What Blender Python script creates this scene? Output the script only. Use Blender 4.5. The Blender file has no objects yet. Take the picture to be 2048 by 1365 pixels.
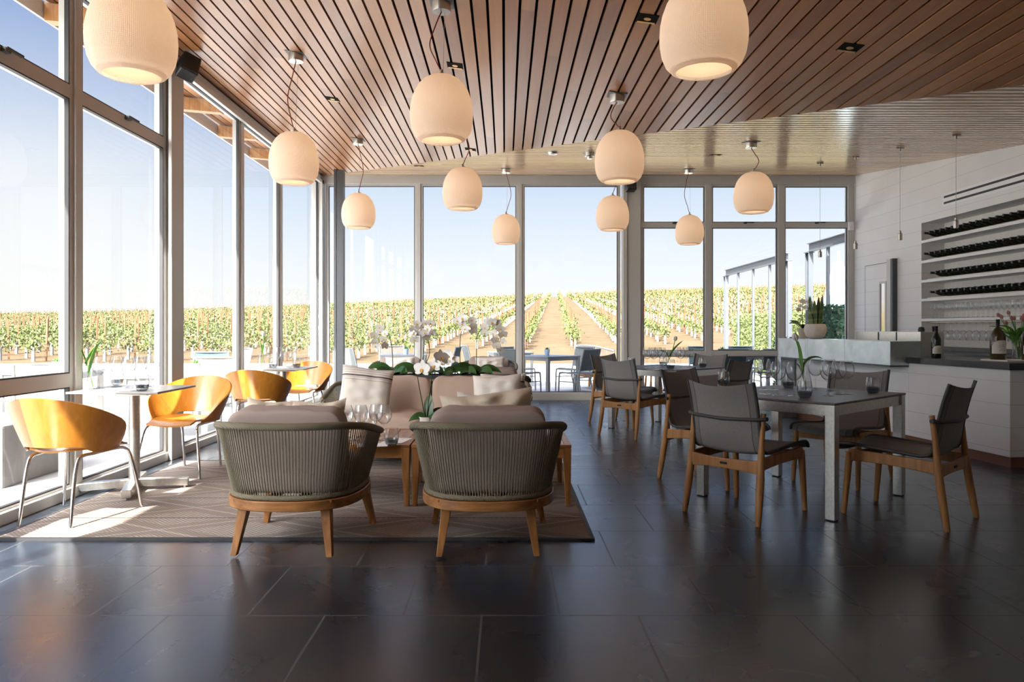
import bpy, math, random
import numpy as np
from mathutils import Vector, Matrix
R = math.radians
random.seed(7)
rng = np.random.default_rng(11)
scn = bpy.context.scene
COL = scn.collection
H = 1.125          # eye height; the room is measured from the floor, X right, Y into the room
FPX = 1500.0
PI = math.pi

def P(px, py, z=0.0):
    """where the line of sight through a pixel of the photograph meets height z"""
    Y = FPX * (H - z) / (py - 657.0)
    return ((px - 1010.0) / FPX * Y, Y, z)

def D(px, py, Y):
    return ((px - 1010.0) / FPX * Y, Y, H - (py - 657.0) / FPX * Y)

# ------------------------------------------------------------------ materials
def new_mat(name):
    m = bpy.data.materials.new(name)
    m.use_nodes = True
    nt = m.node_tree
    for n in list(nt.nodes):
        nt.nodes.remove(n)
    out = nt.nodes.new('ShaderNodeOutputMaterial')
    return m, nt, out

def N(nt, typ, **kw):
    n = nt.nodes.new(typ)
    for k, v in kw.items():
        if k.startswith('i_'):
            key = k[2:]
            key = int(key) if key.isdigit() else key.replace('_', ' ')
            n.inputs[key].default_value = v
        else:
            setattr(n, k, v)
    return n

def L(nt, a, b):
    nt.links.new(a, b)

def c4(c):
    return (c[0], c[1], c[2], 1.0)

def bsdf(nt, out, color=(.5, .5, .5), rough=.5, metal=0.0, spec=.5):
    b = nt.nodes.new('ShaderNodeBsdfPrincipled')
    b.inputs['Base Color'].default_value = c4(color)
    b.inputs['Roughness'].default_value = rough
    b.inputs['Metallic'].default_value = metal
    b.inputs['Specular IOR Level'].default_value = spec
    L(nt, b.outputs[0], out.inputs['Surface'])
    return b

def coords(nt, scale=(1, 1, 1), kind='Object', rot=(0, 0, 0), loc=(0, 0, 0)):
    tc = N(nt, 'ShaderNodeTexCoord')
    mp = N(nt, 'ShaderNodeMapping')
    mp.inputs['Scale'].default_value = scale
    mp.inputs['Rotation'].default_value = rot
    mp.inputs['Location'].default_value = loc
    L(nt, tc.outputs[kind], mp.inputs['Vector'])
    return mp.outputs[0]

def ramp(nt, fac, stops):
    r = N(nt, 'ShaderNodeValToRGB')
    e = r.color_ramp.elements
    while len(e) > 1:
        e.remove(e[-1])
    e[0].position = stops[0][0]; e[0].color = c4(stops[0][1])
    for p, c in stops[1:]:
        x = e.new(p); x.color = c4(c)
    L(nt, fac, r.inputs[0])
    return r.outputs[0]

def mth(nt, op, a, b=None, c=None):
    n = N(nt, 'ShaderNodeMath', operation=op)
    for i, v in enumerate((a, b, c)):
        if v is None:
            continue
        if isinstance(v, (int, float)):
            n.inputs[i].default_value = v
        else:
            L(nt, v, n.inputs[i])
    return n.outputs[0]

def bump(nt, b, height, strength=.2, dist=.01):
    n = N(nt, 'ShaderNodeBump')
    n.inputs['Strength'].default_value = strength
    n.inputs['Distance'].default_value = dist
    L(nt, height, n.inputs['Height'])
    L(nt, n.outputs[0], b.inputs['Normal'])

def m_plain(name, color, rough=.5, metal=0.0, spec=.5, var=0.0, scale=20.0, bmp=0.0):
    m, nt, out = new_mat(name)
    b = bsdf(nt, out, color, rough, metal, spec)
    if var or bmp:
        v = coords(nt)
        n = N(nt, 'ShaderNodeTexNoise', i_Scale=scale, i_Detail=4.0)
        L(nt, v, n.inputs['Vector'])
        if var:
            lo = [c * (1 - var) for c in color]; hi = [min(1, c * (1 + var)) for c in color]
            L(nt, ramp(nt, n.outputs[0], [(.3, lo), (.7, hi)]), b.inputs['Base Color'])
        if bmp:
            bump(nt, b, n.outputs[0], bmp, .004)
    return m

def m_wood(name, c1, c2, rough=.45, stretch=(30, 30, 2), spec=.4, detail=6):
    m, nt, out = new_mat(name)
    b = bsdf(nt, out, c1, rough, 0, spec)
    v = coords(nt, stretch)
    n = N(nt, 'ShaderNodeTexNoise', i_Scale=1.0, i_Detail=float(detail), i_Distortion=.6)
    L(nt, v, n.inputs['Vector'])
    L(nt, ramp(nt, n.outputs[0], [(.28, c1), (.52, [(a + d) / 2 for a, d in zip(c1, c2)]), (.74, c2)]), b.inputs['Base Color'])
    bump(nt, b, n.outputs[0], .12, .002)
    return m

def m_fabric(name, color, scale=320.0, var=.12, bmp=.25, rough=.95):
    m, nt, out = new_mat(name)
    b = bsdf(nt, out, color, rough, 0, .15)
    v = coords(nt)
    a = N(nt, 'ShaderNodeTexNoise', i_Scale=scale, i_Detail=2.0)
    g = N(nt, 'ShaderNodeTexNoise', i_Scale=9.0, i_Detail=3.0)
    L(nt, v, a.inputs['Vector']); L(nt, v, g.inputs['Vector'])
    s = mth(nt, 'ADD', mth(nt, 'MULTIPLY', a.outputs[0], .6), mth(nt, 'MULTIPLY', g.outputs[0], .4))
    L(nt, ramp(nt, s, [(.3, [c * (1 - var) for c in color]), (.7, [min(1, c * (1 + var)) for c in color])]), b.inputs['Base Color'])
    bump(nt, b, a.outputs[0], bmp, .002)
    return m

def m_glass(name, tint=(.97, .985, .98), base=.04, edge=.75, power=4.0, rough=0.0, dark=None):
    """clear glass: what lies behind it plus reflections that grow at grazing angles"""
    m, nt, out = new_mat(name)
    t = N(nt, 'ShaderNodeBsdfTransparent'); t.inputs[0].default_value = c4(tint)
    g = N(nt, 'ShaderNodeBsdfGlossy'); g.inputs['Roughness'].default_value = rough
    lw = N(nt, 'ShaderNodeLayerWeight', i_Blend=.5)
    f = mth(nt, 'MULTIPLY_ADD', mth(nt, 'POWER', lw.outputs['Facing'], power), edge, base)
    if dark:      # the longer way through the wall of a vessel seen at its edge
        L(nt, ramp(nt, lw.outputs['Facing'], [(.0, tint), (.55, tint), (.97, [c * dark for c in tint])]), t.inputs[0])
    mx = N(nt, 'ShaderNodeMixShader')
    L(nt, f, mx.inputs[0]); L(nt, t.outputs[0], mx.inputs[1]); L(nt, g.outputs[0], mx.inputs[2])
    L(nt, mx.outputs[0], out.inputs['Surface'])
    return m

M = {}
M['frame'] = m_plain('window_frame_paint', (.56, .55, .53), .38, .0, .5)
M['steel_dark'] = m_plain('dark_steel_post', (.085, .09, .10), .45, .3, .5)
M['gasket'] = m_plain('black_gasket', (.03, .03, .032), .6)
M['pane'] = m_glass('window_glass', base=.03, edge=.55, power=4.5)
M['glass'] = m_glass('drinking_glass', (.97, .975, .98), .05, .60, 2.6, dark=.35)
M['smoke_glass'] = m_glass('smoked_glass', (.52, .54, .56), .05, .6, 2.6)
M['bottle_dark'] = m_plain('dark_bottle_glass', (.012, .016, .008), .08, 0, .6)
M['bottle_amber'] = m_plain('amber_bottle_glass', (.045, .03, .006), .08, 0, .6)
M['label'] = m_plain('paper_label', (.72, .70, .64), .7, var=.05)
M['foil'] = m_plain('foil_capsule', (.02, .02, .022), .35, .2)
M['paper'] = m_plain('menu_paper', (.80, .78, .76), .8, var=.06, scale=40)
M['white_paint'] = m_plain('white_paint', (.84, .84, .83), .5)
M['plaster'] = m_plain('plaster', (.78, .75, .70), .8, var=.04)
M['metal'] = m_plain('brushed_steel', (.60, .59, .56), .32, 1.0, .5, var=.10, scale=60)
M['chrome'] = m_plain('chrome', (.72, .72, .73), .12, 1.0)
M['satin'] = m_plain('satin_nickel', (.56, .53, .48), .32, 1.0)
M['brass'] = m_plain('brass_inside', (.75, .45, .18), .35, .8)
M['black'] = m_plain('black_plastic', (.012, .012, .013), .45)
M['rubber'] = m_plain('black_rubber', (.02, .02, .02), .8)
M['teak'] = m_wood('teak', (.30, .135, .045), (.52, .27, .105), .42, (38, 38, 3))
M['acacia'] = m_wood('acacia', (.19, .075, .022), (.46, .21, .07), .38, (22, 22, 4))
M['acacia_h'] = m_wood('acacia_horizontal', (.19, .075, .022), (.46, .21, .07), .38, (4, 22, 30))
M['acacia_top'] = m_wood('acacia_boards', (.30, .17, .10), (.50, .33, .22), .35, (28, 3, 20))
M['bentwood'] = m_wood('bentwood_veneer', (.35, .125, .013), (.45, .185, .027), .26, (26, 26, 2.2), .5)
M['sling_plain'] = m_fabric('grey_sling_mesh', (.185, .175, .165), 500, .25, .3, .8)
M['sling_frame'] = m_plain('dark_sling_edge', (.06, .06, .058), .55)
M['rope'] = m_plain('olive_rope', (.195, .170, .120), .8, var=.18, scale=120, bmp=.5)
M['rope_rim'] = None
M['cushion'] = m_fabric('taupe_cushion', (.43, .325, .265), 420, .08, .2)
M['cushion_grey'] = m_fabric('greyish_taupe_cushion', (.36, .29, .265), 420, .08, .2)
M['pillow_white'] = m_fabric('white_pillow', (.66, .615, .57), 260, .08, .35)
M['pillow_cream'] = m_fabric('cream_pillow', (.66, .58, .46), 260, .10, .35)
M['pillow_fuzzy'] = m_fabric('fuzzy_pillow', (.62, .53, .43), 90, .14, .9)
M['leaf'] = m_plain('orchid_leaf', (.022, .085, .016), .35, 0, .5, var=.35, scale=9)
M['leaf_bright'] = m_plain('tulip_leaf', (.10, .26, .035), .45, 0, .5, var=.3, scale=14)
M['stem'] = m_plain('orchid_stem', (.045, .06, .02), .6)
M['petal'] = m_plain('white_petal', (.78, .77, .75), .6, var=.06, scale=12)
M['petal_yellow'] = m_plain('yellow_lip', (.72, .42, .03), .5)
M['petal_pink'] = m_plain('pink_petal', (.50, .22, .24), .6, var=.25, scale=16)
M['pot_white'] = m_plain('pot_white', (.62, .58, .55), .55, var=.05)
M['pot_taupe'] = m_plain('pot_taupe', (.40, .36, .30), .7, var=.08)
M['pot_blue'] = m_plain('pot_blue', (.42, .56, .70), .6)
M['planter'] = m_plain('dark_planter', (.035, .035, .038), .6, var=.15, scale=9)
M['moss'] = m_plain('moss', (.06, .10, .03), .9, var=.4, scale=60)
M['red_cord'] = m_plain('red_cord', (.22, .025, .02), .6)
M['steel_wire'] = m_plain('steel_wire', (.45, .42, .38), .4, .8)
M['alu'] = m_plain('powder_coated_aluminium', (.30, .31, .31), .45, .3)
M['alu_light'] = m_plain('pale_aluminium', (.36, .36, .35), .45, .2)
M['sling_out'] = m_fabric('terrace_sling', (.16, .175, .18), 500, .2, .2, .8)
M['sling_pale'] = m_fabric('pale_terrace_sling', (.24, .21, .18), 500, .2, .2, .8)
M['sling_teal'] = m_fabric('teal_terrace_sling', (.055, .085, .095), 500, .2, .2, .8)
M['wicker'] = m_plain('white_wicker', (.55, .52, .48), .7, var=.2, scale=90, bmp=.4)
M['steel_frame'] = m_plain('grey_steel_section', (.075, .085, .10), .5, .1)
M['concrete'] = m_plain('concrete', (.13, .125, .12), .85, var=.15, scale=6)  # darkened: the shade on the block is put into its colour
M['umbrella'] = m_fabric('pale_blue_canvas', (.46, .56, .62), 300, .08, .2)
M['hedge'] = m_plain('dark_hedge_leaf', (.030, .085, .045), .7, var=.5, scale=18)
M['hedge_lit'] = m_plain('hedge_leaf_sunlit_tone', (.13, .165, .05), .7, var=.5, scale=18)  # sunlight on this hedge put into a paler leaf colour
M['vine_leaf'] = m_plain('vine_leaf', (.070, .092, .020), .65, var=.45, scale=3)
M['vine_wood'] = m_plain('vine_trunk', (.10, .06, .03), .9)
M['tube'] = m_plain('white_grow_tube', (.29, .28, .27), .6)
M['stake'] = m_plain('rusty_stake', (.145, .062, .027), .8, var=.25, scale=8)
M['snake'] = None

# --- slate floor
def m_floor():
    m, nt, out = new_mat('slate_tiles')
    b = bsdf(nt, out, (.03, .03, .033), .4, 0, .85)
    v = coords(nt, (1, 1, 1), 'Object', loc=(.092, -2.935, 0))
    br = N(nt, 'ShaderNodeTexBrick', offset=.5, offset_frequency=2, squash=1.0)
    br.inputs['Scale'].default_value = 1.0
    br.inputs['Brick Width'].default_value = .612
    br.inputs['Row Height'].default_value = .612
    br.inputs['Mortar Size'].default_value = .0045
    br.inputs['Mortar Smooth'].default_value = .1
    br.inputs['Color1'].default_value = (.0, .0, .0, 1)
    br.inputs['Color2'].default_value = (1, 1, 1, 1)
    L(nt, v, br.inputs['Vector'])
    o = coords(nt)
    big = N(nt, 'ShaderNodeTexNoise', i_Scale=2.2, i_Detail=6.0, i_Distortion=1.2)
    fine = N(nt, 'ShaderNodeTexNoise', i_Scale=38.0, i_Detail=5.0)
    L(nt, o, big.inputs['Vector']); L(nt, o, fine.inputs['Vector'])
    # cleft veins of the slate, different in every tile
    off = N(nt, 'ShaderNodeVectorMath', operation='MULTIPLY_ADD')
    L(nt, br.outputs['Color'], off.inputs[0]); off.inputs[1].default_value = (17.0, 29.0, 5.0); L(nt, o, off.inputs[2])
    wv = N(nt, 'ShaderNodeTexNoise', i_Scale=1.9, i_Detail=3.0, i_Distortion=1.0); L(nt, off.outputs[0], wv.inputs['Vector'])
    warp = N(nt, 'ShaderNodeTexNoise', i_Scale=2.6, i_Detail=1.0); L(nt, off.outputs[0], warp.inputs['Vector'])
    dd = mth(nt, 'ABSOLUTE', mth(nt, 'SUBTRACT', mth(nt, 'FRACT', mth(nt, 'MULTIPLY', wv.outputs[0], 5.0)), .5))
    vein = mth(nt, 'MULTIPLY', mth(nt, 'LESS_THAN', dd, .016), mth(nt, 'GREATER_THAN', warp.outputs[0], .60))
    step = mth(nt, 'PINGPONG', mth(nt, 'MULTIPLY', wv.outputs[0], 5.0), .5)
    tone = ramp(nt, big.outputs[0], [(.3, (.0095, .0130, .0180)), (.7, (.019, .025, .033))])
    mixv = N(nt, 'ShaderNodeMix', data_type='RGBA'); 
    L(nt, mth(nt, 'MULTIPLY', br.outputs['Color'], .45), mixv.inputs['Factor'])
    L(nt, tone, mixv.inputs['A']); mixv.inputs['B'].default_value = (.025, .031, .039, 1)
    mixg = N(nt, 'ShaderNodeMix', data_type='RGBA')
    L(nt, br.outputs['Fac'], mixg.inputs['Factor']); L(nt, mixv.outputs['Result'], mixg.inputs['A'])
    mixg.inputs['B'].default_value = (.075, .072, .07, 1)
    mixw = N(nt, 'ShaderNodeMix', data_type='RGBA'); L(nt, mth(nt, 'MULTIPLY', vein, .35), mixw.inputs['Factor']); L(nt, mixg.outputs['Result'], mixw.inputs['A']); mixw.inputs['B'].default_value = (.075, .08, .088, 1)
    L(nt, mixw.outputs['Result'], b.inputs['Base Color'])
    b.inputs['Specular Tint'].default_value = (.80, .90, 1.0, 1)  # cool sky colour put into the specular and coat tints
    b.inputs['Coat Weight'].default_value = .35; b.inputs['Coat Tint'].default_value = (.80, .89, 1.0, 1); b.inputs['Coat Roughness'].default_value = .24; b.inputs['Coat IOR'].default_value = 1.5
    rr = mth(nt, 'MULTIPLY_ADD', big.outputs[0], .18, .20)
    L(nt, mth(nt, 'ADD', rr, mth(nt, 'MULTIPLY', br.outputs['Fac'], .35)), b.inputs['Roughness'])
    h = mth(nt, 'ADD', mth(nt, 'MULTIPLY', big.outputs[0], .4), mth(nt, 'MULTIPLY', fine.outputs[0], .22))
    h = mth(nt, 'SUBTRACT', h, mth(nt, 'MULTIPLY', vein, .10)); h = mth(nt, 'ADD', h, mth(nt, 'MULTIPLY', step, .045))
    h = mth(nt, 'SUBTRACT', h, mth(nt, 'MULTIPLY', br.outputs['Fac'], .5))
    bump(nt, b, h, .14, .005)
    return m
M['floor'] = m_floor()

def m_ceiling(name, axis, pitch, c1, c2, rough=.36):
    m, nt, out = new_mat(name)
    b = bsdf(nt, out, c1, rough, 0, .62 if axis == 0 else 1.0)
    tc = N(nt, 'ShaderNodeTexCoord')
    sp = N(nt, 'ShaderNodeSeparateXYZ'); L(nt, tc.outputs['Object'], sp.inputs[0])
    idx = mth(nt, 'FLOOR', mth(nt, 'DIVIDE', sp.outputs[axis], pitch))
    # boards change along their length as well
    other = sp.outputs[1 - axis]
    seg = mth(nt, 'FLOOR', mth(nt, 'ADD', mth(nt, 'DIVIDE', other, 2.9), mth(nt, 'MULTIPLY', idx, .377)))
    cb = N(nt, 'ShaderNodeCombineXYZ'); L(nt, idx, cb.inputs[0]); L(nt, seg, cb.inputs[1])
    wn = N(nt, 'ShaderNodeTexWhiteNoise', noise_dimensions='3D'); L(nt, cb.outputs[0], wn.inputs['Vector'])
    sc = (28, 1.6, 28) if axis == 0 else (1.6, 28, 28)
    v = coords(nt, sc)
    n = N(nt, 'ShaderNodeTexNoise', i_Scale=1.0, i_Detail=6.0, i_Distortion=.5); L(nt, v, n.inputs['Vector'])
    f = mth(nt, 'ADD', mth(nt, 'MULTIPLY', n.outputs[0], .55), mth(nt, 'MULTIPLY', wn.outputs['Value'], .45))
    L(nt, ramp(nt, f, [(.22, c1), (.5, [(a + d) / 2 for a, d in zip(c1, c2)]), (.8, c2)]), b.inputs['Base Color'])
    L(nt, mth(nt, 'MULTIPLY_ADD', n.outputs[0], .16, rough - .08), b.inputs['Roughness'])
    bump(nt, b, n.outputs[0], .10, .002)
    return m
M['ceil_a'] = m_ceiling('cedar_boards', 0, .102, (.215, .078, .027), (.43, .20, .078), .32)
M['ceil_b'] = m_ceiling('cedar_boards_cross', 1, .12, (.50, .31, .17), (.76, .54, .34), .18)  # same cedar, paler to put the window sheen into the colour
M['ceil_void'] = m_plain('dark_gap', (.006, .005, .004), .9, spec=.1)

def m_boards(name, color, pitch, rough=.5, axis=2, off=0.0):
    m, nt, out = new_mat(name)
    b = bsdf(nt, out, color, rough, 0, .4)
    tc = N(nt, 'ShaderNodeTexCoord')
    sp = N(nt, 'ShaderNodeSeparateXYZ'); L(nt, tc.outputs['Object'], sp.inputs[0])
    fr = mth(nt, 'FRACT', mth(nt, 'DIVIDE', mth(nt, 'ADD', sp.outputs[axis], off), pitch))
    g = mth(nt, 'LESS_THAN', fr, .022)
    n = N(nt, 'ShaderNodeTexNoise', i_Scale=3.0, i_Detail=3.0); L(nt, tc.outputs['Object'], n.inputs['Vector'])
    base = ramp(nt, n.outputs[0], [(.3, [c * .95 for c in color]), (.7, color)])
    mx = N(nt, 'ShaderNodeMix', data_type='RGBA'); L(nt, g, mx.inputs['Factor']); L(nt, base, mx.inputs['A'])
    mx.inputs['B'].default_value = c4([c * .68 for c in color])
    L(nt, mx.outputs['Result'], b.inputs['Base Color'])
    bump(nt, b, mth(nt, 'SUBTRACT', 1.0, g), .5, .003)
    return m
M['shiplap'] = m_boards('white_shiplap', (.80, .79, .77), .185)
M['bar_boards'] = m_boards('bar_front_boards', (.82, .82, .82), .185, off=.05)

def m_zinc():
    m, nt, out = new_mat('zinc_sheet')
    b = bsdf(nt, out, (.5, .5, .5), .4, 1.0, .5)
    v = coords(nt, (1, 1, 1))
    n = N(nt, 'ShaderNodeTexNoise', i_Scale=5.0, i_Detail=7.0, i_Distortion=.4); L(nt, v, n.inputs['Vector'])
    L(nt, ramp(nt, n.outputs[0], [(.3, (.40, .46, .50)), (.55, (.56, .62, .65)), (.75, (.74, .77, .77))]), b.inputs['Base Color'])
    L(nt, mth(nt, 'MULTIPLY_ADD', n.outputs[0], .3, .22), b.inputs['Roughness'])
    return m
M['zinc'] = m_zinc()
M['stone_top'] = m_plain('black_stone', (.022, .024, .028), .3, 0, .5, var=.3, scale=14)
M['kick'] = m_plain('copper_brown_kick', (.20, .085, .045), .5)

def m_rug():
    m, nt, out = new_mat('woven_rug')
    b = bsdf(nt, out, (.3, .26, .23), .95, 0, .1)
    tc = N(nt, 'ShaderNodeTexCoord')
    sp = N(nt, 'ShaderNodeSeparateXYZ'); L(nt, tc.outputs['Object'], sp.inputs[0])
    x, y = sp.outputs[0], sp.outputs[1]
    row = mth(nt, 'DIVIDE', mth(nt, 'SUBTRACT', y, .28), .515)
    fr = mth(nt, 'FRACT', row)
    line = mth(nt, 'LESS_THAN', fr, .018)
    # diamonds between the lines
    zig = mth(nt, 'ABSOLUTE', mth(nt, 'SUBTRACT', mth(nt, 'FRACT', mth(nt, 'DIVIDE', x, .96)), .5))
    tri = mth(nt, 'MULTIPLY', mth(nt, 'ABSOLUTE', mth(nt, 'SUBTRACT', fr, .5)), 1.0)
    dm = mth(nt, 'ABSOLUTE', mth(nt, 'SUBTRACT', mth(nt, 'ADD', zig, tri), .5))
    nz = N(nt, 'ShaderNodeTexNoise', i_Scale=60.0, i_Detail=2.0); L(nt, tc.outputs['Object'], nz.inputs['Vector'])
    dl = mth(nt, 'LESS_THAN', mth(nt, 'ADD', dm, mth(nt, 'MULTIPLY', nz.outputs[0], .03)), .035)
    mid = mth(nt, 'LESS_THAN', mth(nt, 'ADD', mth(nt, 'ABSOLUTE', mth(nt, 'SUBTRACT', zig, .0)), tri), .13)
    chev = mth(nt, 'LESS_THAN', mth(nt, 'FRACT', mth(nt, 'ADD', mth(nt, 'MULTIPLY', y, 34.0), mth(nt, 'MULTIPLY', mth(nt, 'PINGPONG', x, .05), 30.0))), .45)
    pat = mth(nt, 'MAXIMUM', dl, mth(nt, 'MULTIPLY', mth(nt, 'GREATER_THAN', dm, .17), chev))
    pat = mth(nt, 'MAXIMUM', pat, mth(nt, 'MULTIPLY', mid, chev))
    ck = N(nt, 'ShaderNodeTexChecker', i_Scale=1.0)
    cv = coords(nt, (75, 75, 0)); L(nt, cv, ck.inputs['Vector'])
    ck.inputs['Color1'].default_value = (1, 1, 1, 1); ck.inputs['Color2'].default_value = (0, 0, 0, 1)
    big = N(nt, 'ShaderNodeTexNoise', i_Scale=1.4, i_Detail=2.0); L(nt, tc.outputs['Object'], big.inputs['Vector'])
    base = ramp(nt, big.outputs[0], [(.3, (.235, .20, .18)), (.7, (.30, .24, .205))])
    mx = N(nt, 'ShaderNodeMix', data_type='RGBA'); L(nt, mth(nt, 'MULTIPLY', pat, .6), mx.inputs['Factor'])
    L(nt, base, mx.inputs['A']); mx.inputs['B'].default_value = (.50, .455, .41, 1)
    m2 = N(nt, 'ShaderNodeMix', data_type='RGBA'); L(nt, mth(nt, 'MULTIPLY', ck.outputs['Fac'], .42), m2.inputs['Factor'])
    L(nt, mx.outputs['Result'], m2.inputs['A']); m2.inputs['B'].default_value = (.09, .078, .07, 1)
    m3 = N(nt, 'ShaderNodeMix', data_type='RGBA'); L(nt, line, m3.inputs['Factor'])
    L(nt, m2.outputs['Result'], m3.inputs['A']); m3.inputs['B'].default_value = (.03, .026, .024, 1)
    L(nt, m3.outputs['Result'], b.inputs['Base Color'])
    bump(nt, b, ck.outputs['Fac'], .6, .004)
    return m
M['rug'] = m_rug()

def m_rim():
    m, nt, out = new_mat('rope_wrapped_rim')
    b = bsdf(nt, out, (.205, .185, .128), .85, 0, .2)
    v = coords(nt)
    n = N(nt, 'ShaderNodeTexWave', i_Scale=58.0, i_Distortion=.3, wave_type='BANDS', bands_direction='DIAGONAL'); L(nt, v, n.inputs['Vector'])
    L(nt, ramp(nt, n.outputs['Fac'], [(.0, (.14, .12, .085)), (.6, (.225, .195, .14))]), b.inputs['Base Color'])
    bump(nt, b, n.outputs['Fac'], .5, .003)
    return m
M['rope_rim'] = m_rim()

def m_striped():
    m, nt, out = new_mat('striped_pillow')
    b = bsdf(nt, out, (.6, .55, .5), .95, 0, .15)
    tc = N(nt, 'ShaderNodeTexCoord')
    sp = N(nt, 'ShaderNodeSeparateXYZ'); L(nt, tc.outputs['Object'], sp.inputs[0])
    z = sp.outputs[2]
    top = mth(nt, 'GREATER_THAN', z, .07)
    fr = mth(nt, 'FRACT', mth(nt, 'MULTIPLY', z, 52.0))
    st = mth(nt, 'MULTIPLY', mth(nt, 'LESS_THAN', fr, .42), top)
    bold = mth(nt, 'LESS_THAN', mth(nt, 'ABSOLUTE', mth(nt, 'SUBTRACT', z, .115)), .006)
    mx = N(nt, 'ShaderNodeMix', data_type='RGBA'); L(nt, mth(nt, 'MULTIPLY', st, .5), mx.inputs['Factor'])
    mx.inputs['A'].default_value = (.62, .575, .53, 1); mx.inputs['B'].default_value = (.24, .20, .18, 1)
    m2 = N(nt, 'ShaderNodeMix', data_type='RGBA'); L(nt, bold, m2.inputs['Factor'])
    L(nt, mx.outputs['Result'], m2.inputs['A']); m2.inputs['B'].default_value = (.10, .085, .085, 1)
    L(nt, m2.outputs['Result'], b.inputs['Base Color'])
    n = N(nt, 'ShaderNodeTexNoise', i_Scale=300.0); L(nt, tc.outputs['Object'], n.inputs['Vector'])
    bump(nt, b, n.outputs[0], .3, .002)
    return m
M['striped'] = m_striped()

def m_sling():
    m, nt, out = new_mat('grey_sling_hemmed')
    b = bsdf(nt, out, (.2, .2, .2), .8, 0, .25)
    tc = N(nt, 'ShaderNodeTexCoord'); sp = N(nt, 'ShaderNodeSeparateXYZ'); L(nt, tc.outputs['Object'], sp.inputs[0])
    ax = mth(nt, 'ABSOLUTE', sp.outputs[0])
    hem = mth(nt, 'LESS_THAN', mth(nt, 'ABSOLUTE', mth(nt, 'SUBTRACT', ax, .176)), .0022)
    side = mth(nt, 'GREATER_THAN', ax, .176)
    v = coords(nt, (420, 420, 60)); n = N(nt, 'ShaderNodeTexNoise', i_Scale=1.0, i_Detail=2.0); L(nt, v, n.inputs['Vector'])
    base = ramp(nt, n.outputs[0], [(.3, (.225, .218, .21)), (.7, (.295, .285, .278))])
    m1 = N(nt, 'ShaderNodeMix', data_type='RGBA'); L(nt, mth(nt, 'MULTIPLY', side, .35), m1.inputs['Factor']); L(nt, base, m1.inputs['A']); m1.inputs['B'].default_value = (.11, .11, .11, 1)
    m2 = N(nt, 'ShaderNodeMix', data_type='RGBA'); L(nt, mth(nt, 'MULTIPLY', hem, .8), m2.inputs['Factor']); L(nt, m1.outputs['Result'], m2.inputs['A']); m2.inputs['B'].default_value = (.05, .05, .05, 1)
    L(nt, m2.outputs['Result'], b.inputs['Base Color']); bump(nt, b, n.outputs[0], .3, .002)
    return m
M['sling'] = m_sling()

def m_snake():
    m, nt, out = new_mat('snake_plant_leaf')
    b = bsdf(nt, out, (.1, .2, .05), .45, 0, .4)
    v = coords(nt, (3, 3, 26))
    n = N(nt, 'ShaderNodeTexNoise', i_Scale=1.0, i_Detail=3.0); L(nt, v, n.inputs['Vector'])
    L(nt, ramp(nt, n.outputs[0], [(.35, (.04, .10, .04)), (.5, (.09, .15, .06)), (.68, (.30, .32, .12))]), b.inputs['Base Color'])
    return m
M['snake'] = m_snake()

def m_shade(name='woven_lamp_shade', mix=.42):
    m, nt, out = new_mat(name)
    d = N(nt, 'ShaderNodeBsdfDiffuse'); d.inputs[0].default_value = (.80, .725, .65, 1)
    t = N(nt, 'ShaderNodeBsdfTranslucent'); t.inputs[0].default_value = (.86, .69, .53, 1)
    mx = N(nt, 'ShaderNodeMixShader'); mx.inputs[0].default_value = mix
    L(nt, d.outputs[0], mx.inputs[1]); L(nt, t.outputs[0], mx.inputs[2]); L(nt, mx.outputs[0], out.inputs['Surface'])
    v = coords(nt)
    w1 = N(nt, 'ShaderNodeTexWave', i_Scale=70.0, wave_type='BANDS', bands_direction='Z'); L(nt, v, w1.inputs['Vector'])
    tc = N(nt, 'ShaderNodeTexCoord')
    sp = N(nt, 'ShaderNodeSeparateXYZ'); L(nt, tc.outputs['Object'], sp.inputs[0])
    ang = mth(nt, 'ARCTAN2', sp.outputs[1], sp.outputs[0])
    w2 = mth(nt, 'SINE', mth(nt, 'MULTIPLY', ang, 160.0))
    hgt = mth(nt, 'ADD', w1.outputs['Fac'], mth(nt, 'MULTIPLY', w2, .5))
    bn = N(nt, 'ShaderNodeBump', i_Strength=.45, i_Distance=.002); L(nt, hgt, bn.inputs['Height'])
    L(nt, bn.outputs[0], d.inputs['Normal']); L(nt, bn.outputs[0], t.inputs['Normal'])
    return m
M['shade'] = m_shade()
M['diffuser'] = m_shade('lamp_diffuser', .85)

def m_paving():
    m, nt, out = new_mat('terrace_paving')
    b = bsdf(nt, out, (.5, .48, .45), .8, 0, .3)
    v = coords(nt)
    br = N(nt, 'ShaderNodeTexBrick', offset=.5)
    br.inputs['Scale'].default_value = 1.0; br.inputs['Brick Width'].default_value = .9; br.inputs['Row Height'].default_value = .6
    br.inputs['Mortar Size'].default_value = .006
    br.inputs['Color1'].default_value = (.33, .33, .335, 1); br.inputs['Color2'].default_value = (.38, .38, .385, 1); br.inputs['Mortar'].default_value = (.2, .19, .18, 1)
    L(nt, v, br.inputs['Vector'])
    L(nt, br.outputs['Color'], b.inputs['Base Color'])
    return m
M['paving'] = m_paving()

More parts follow.
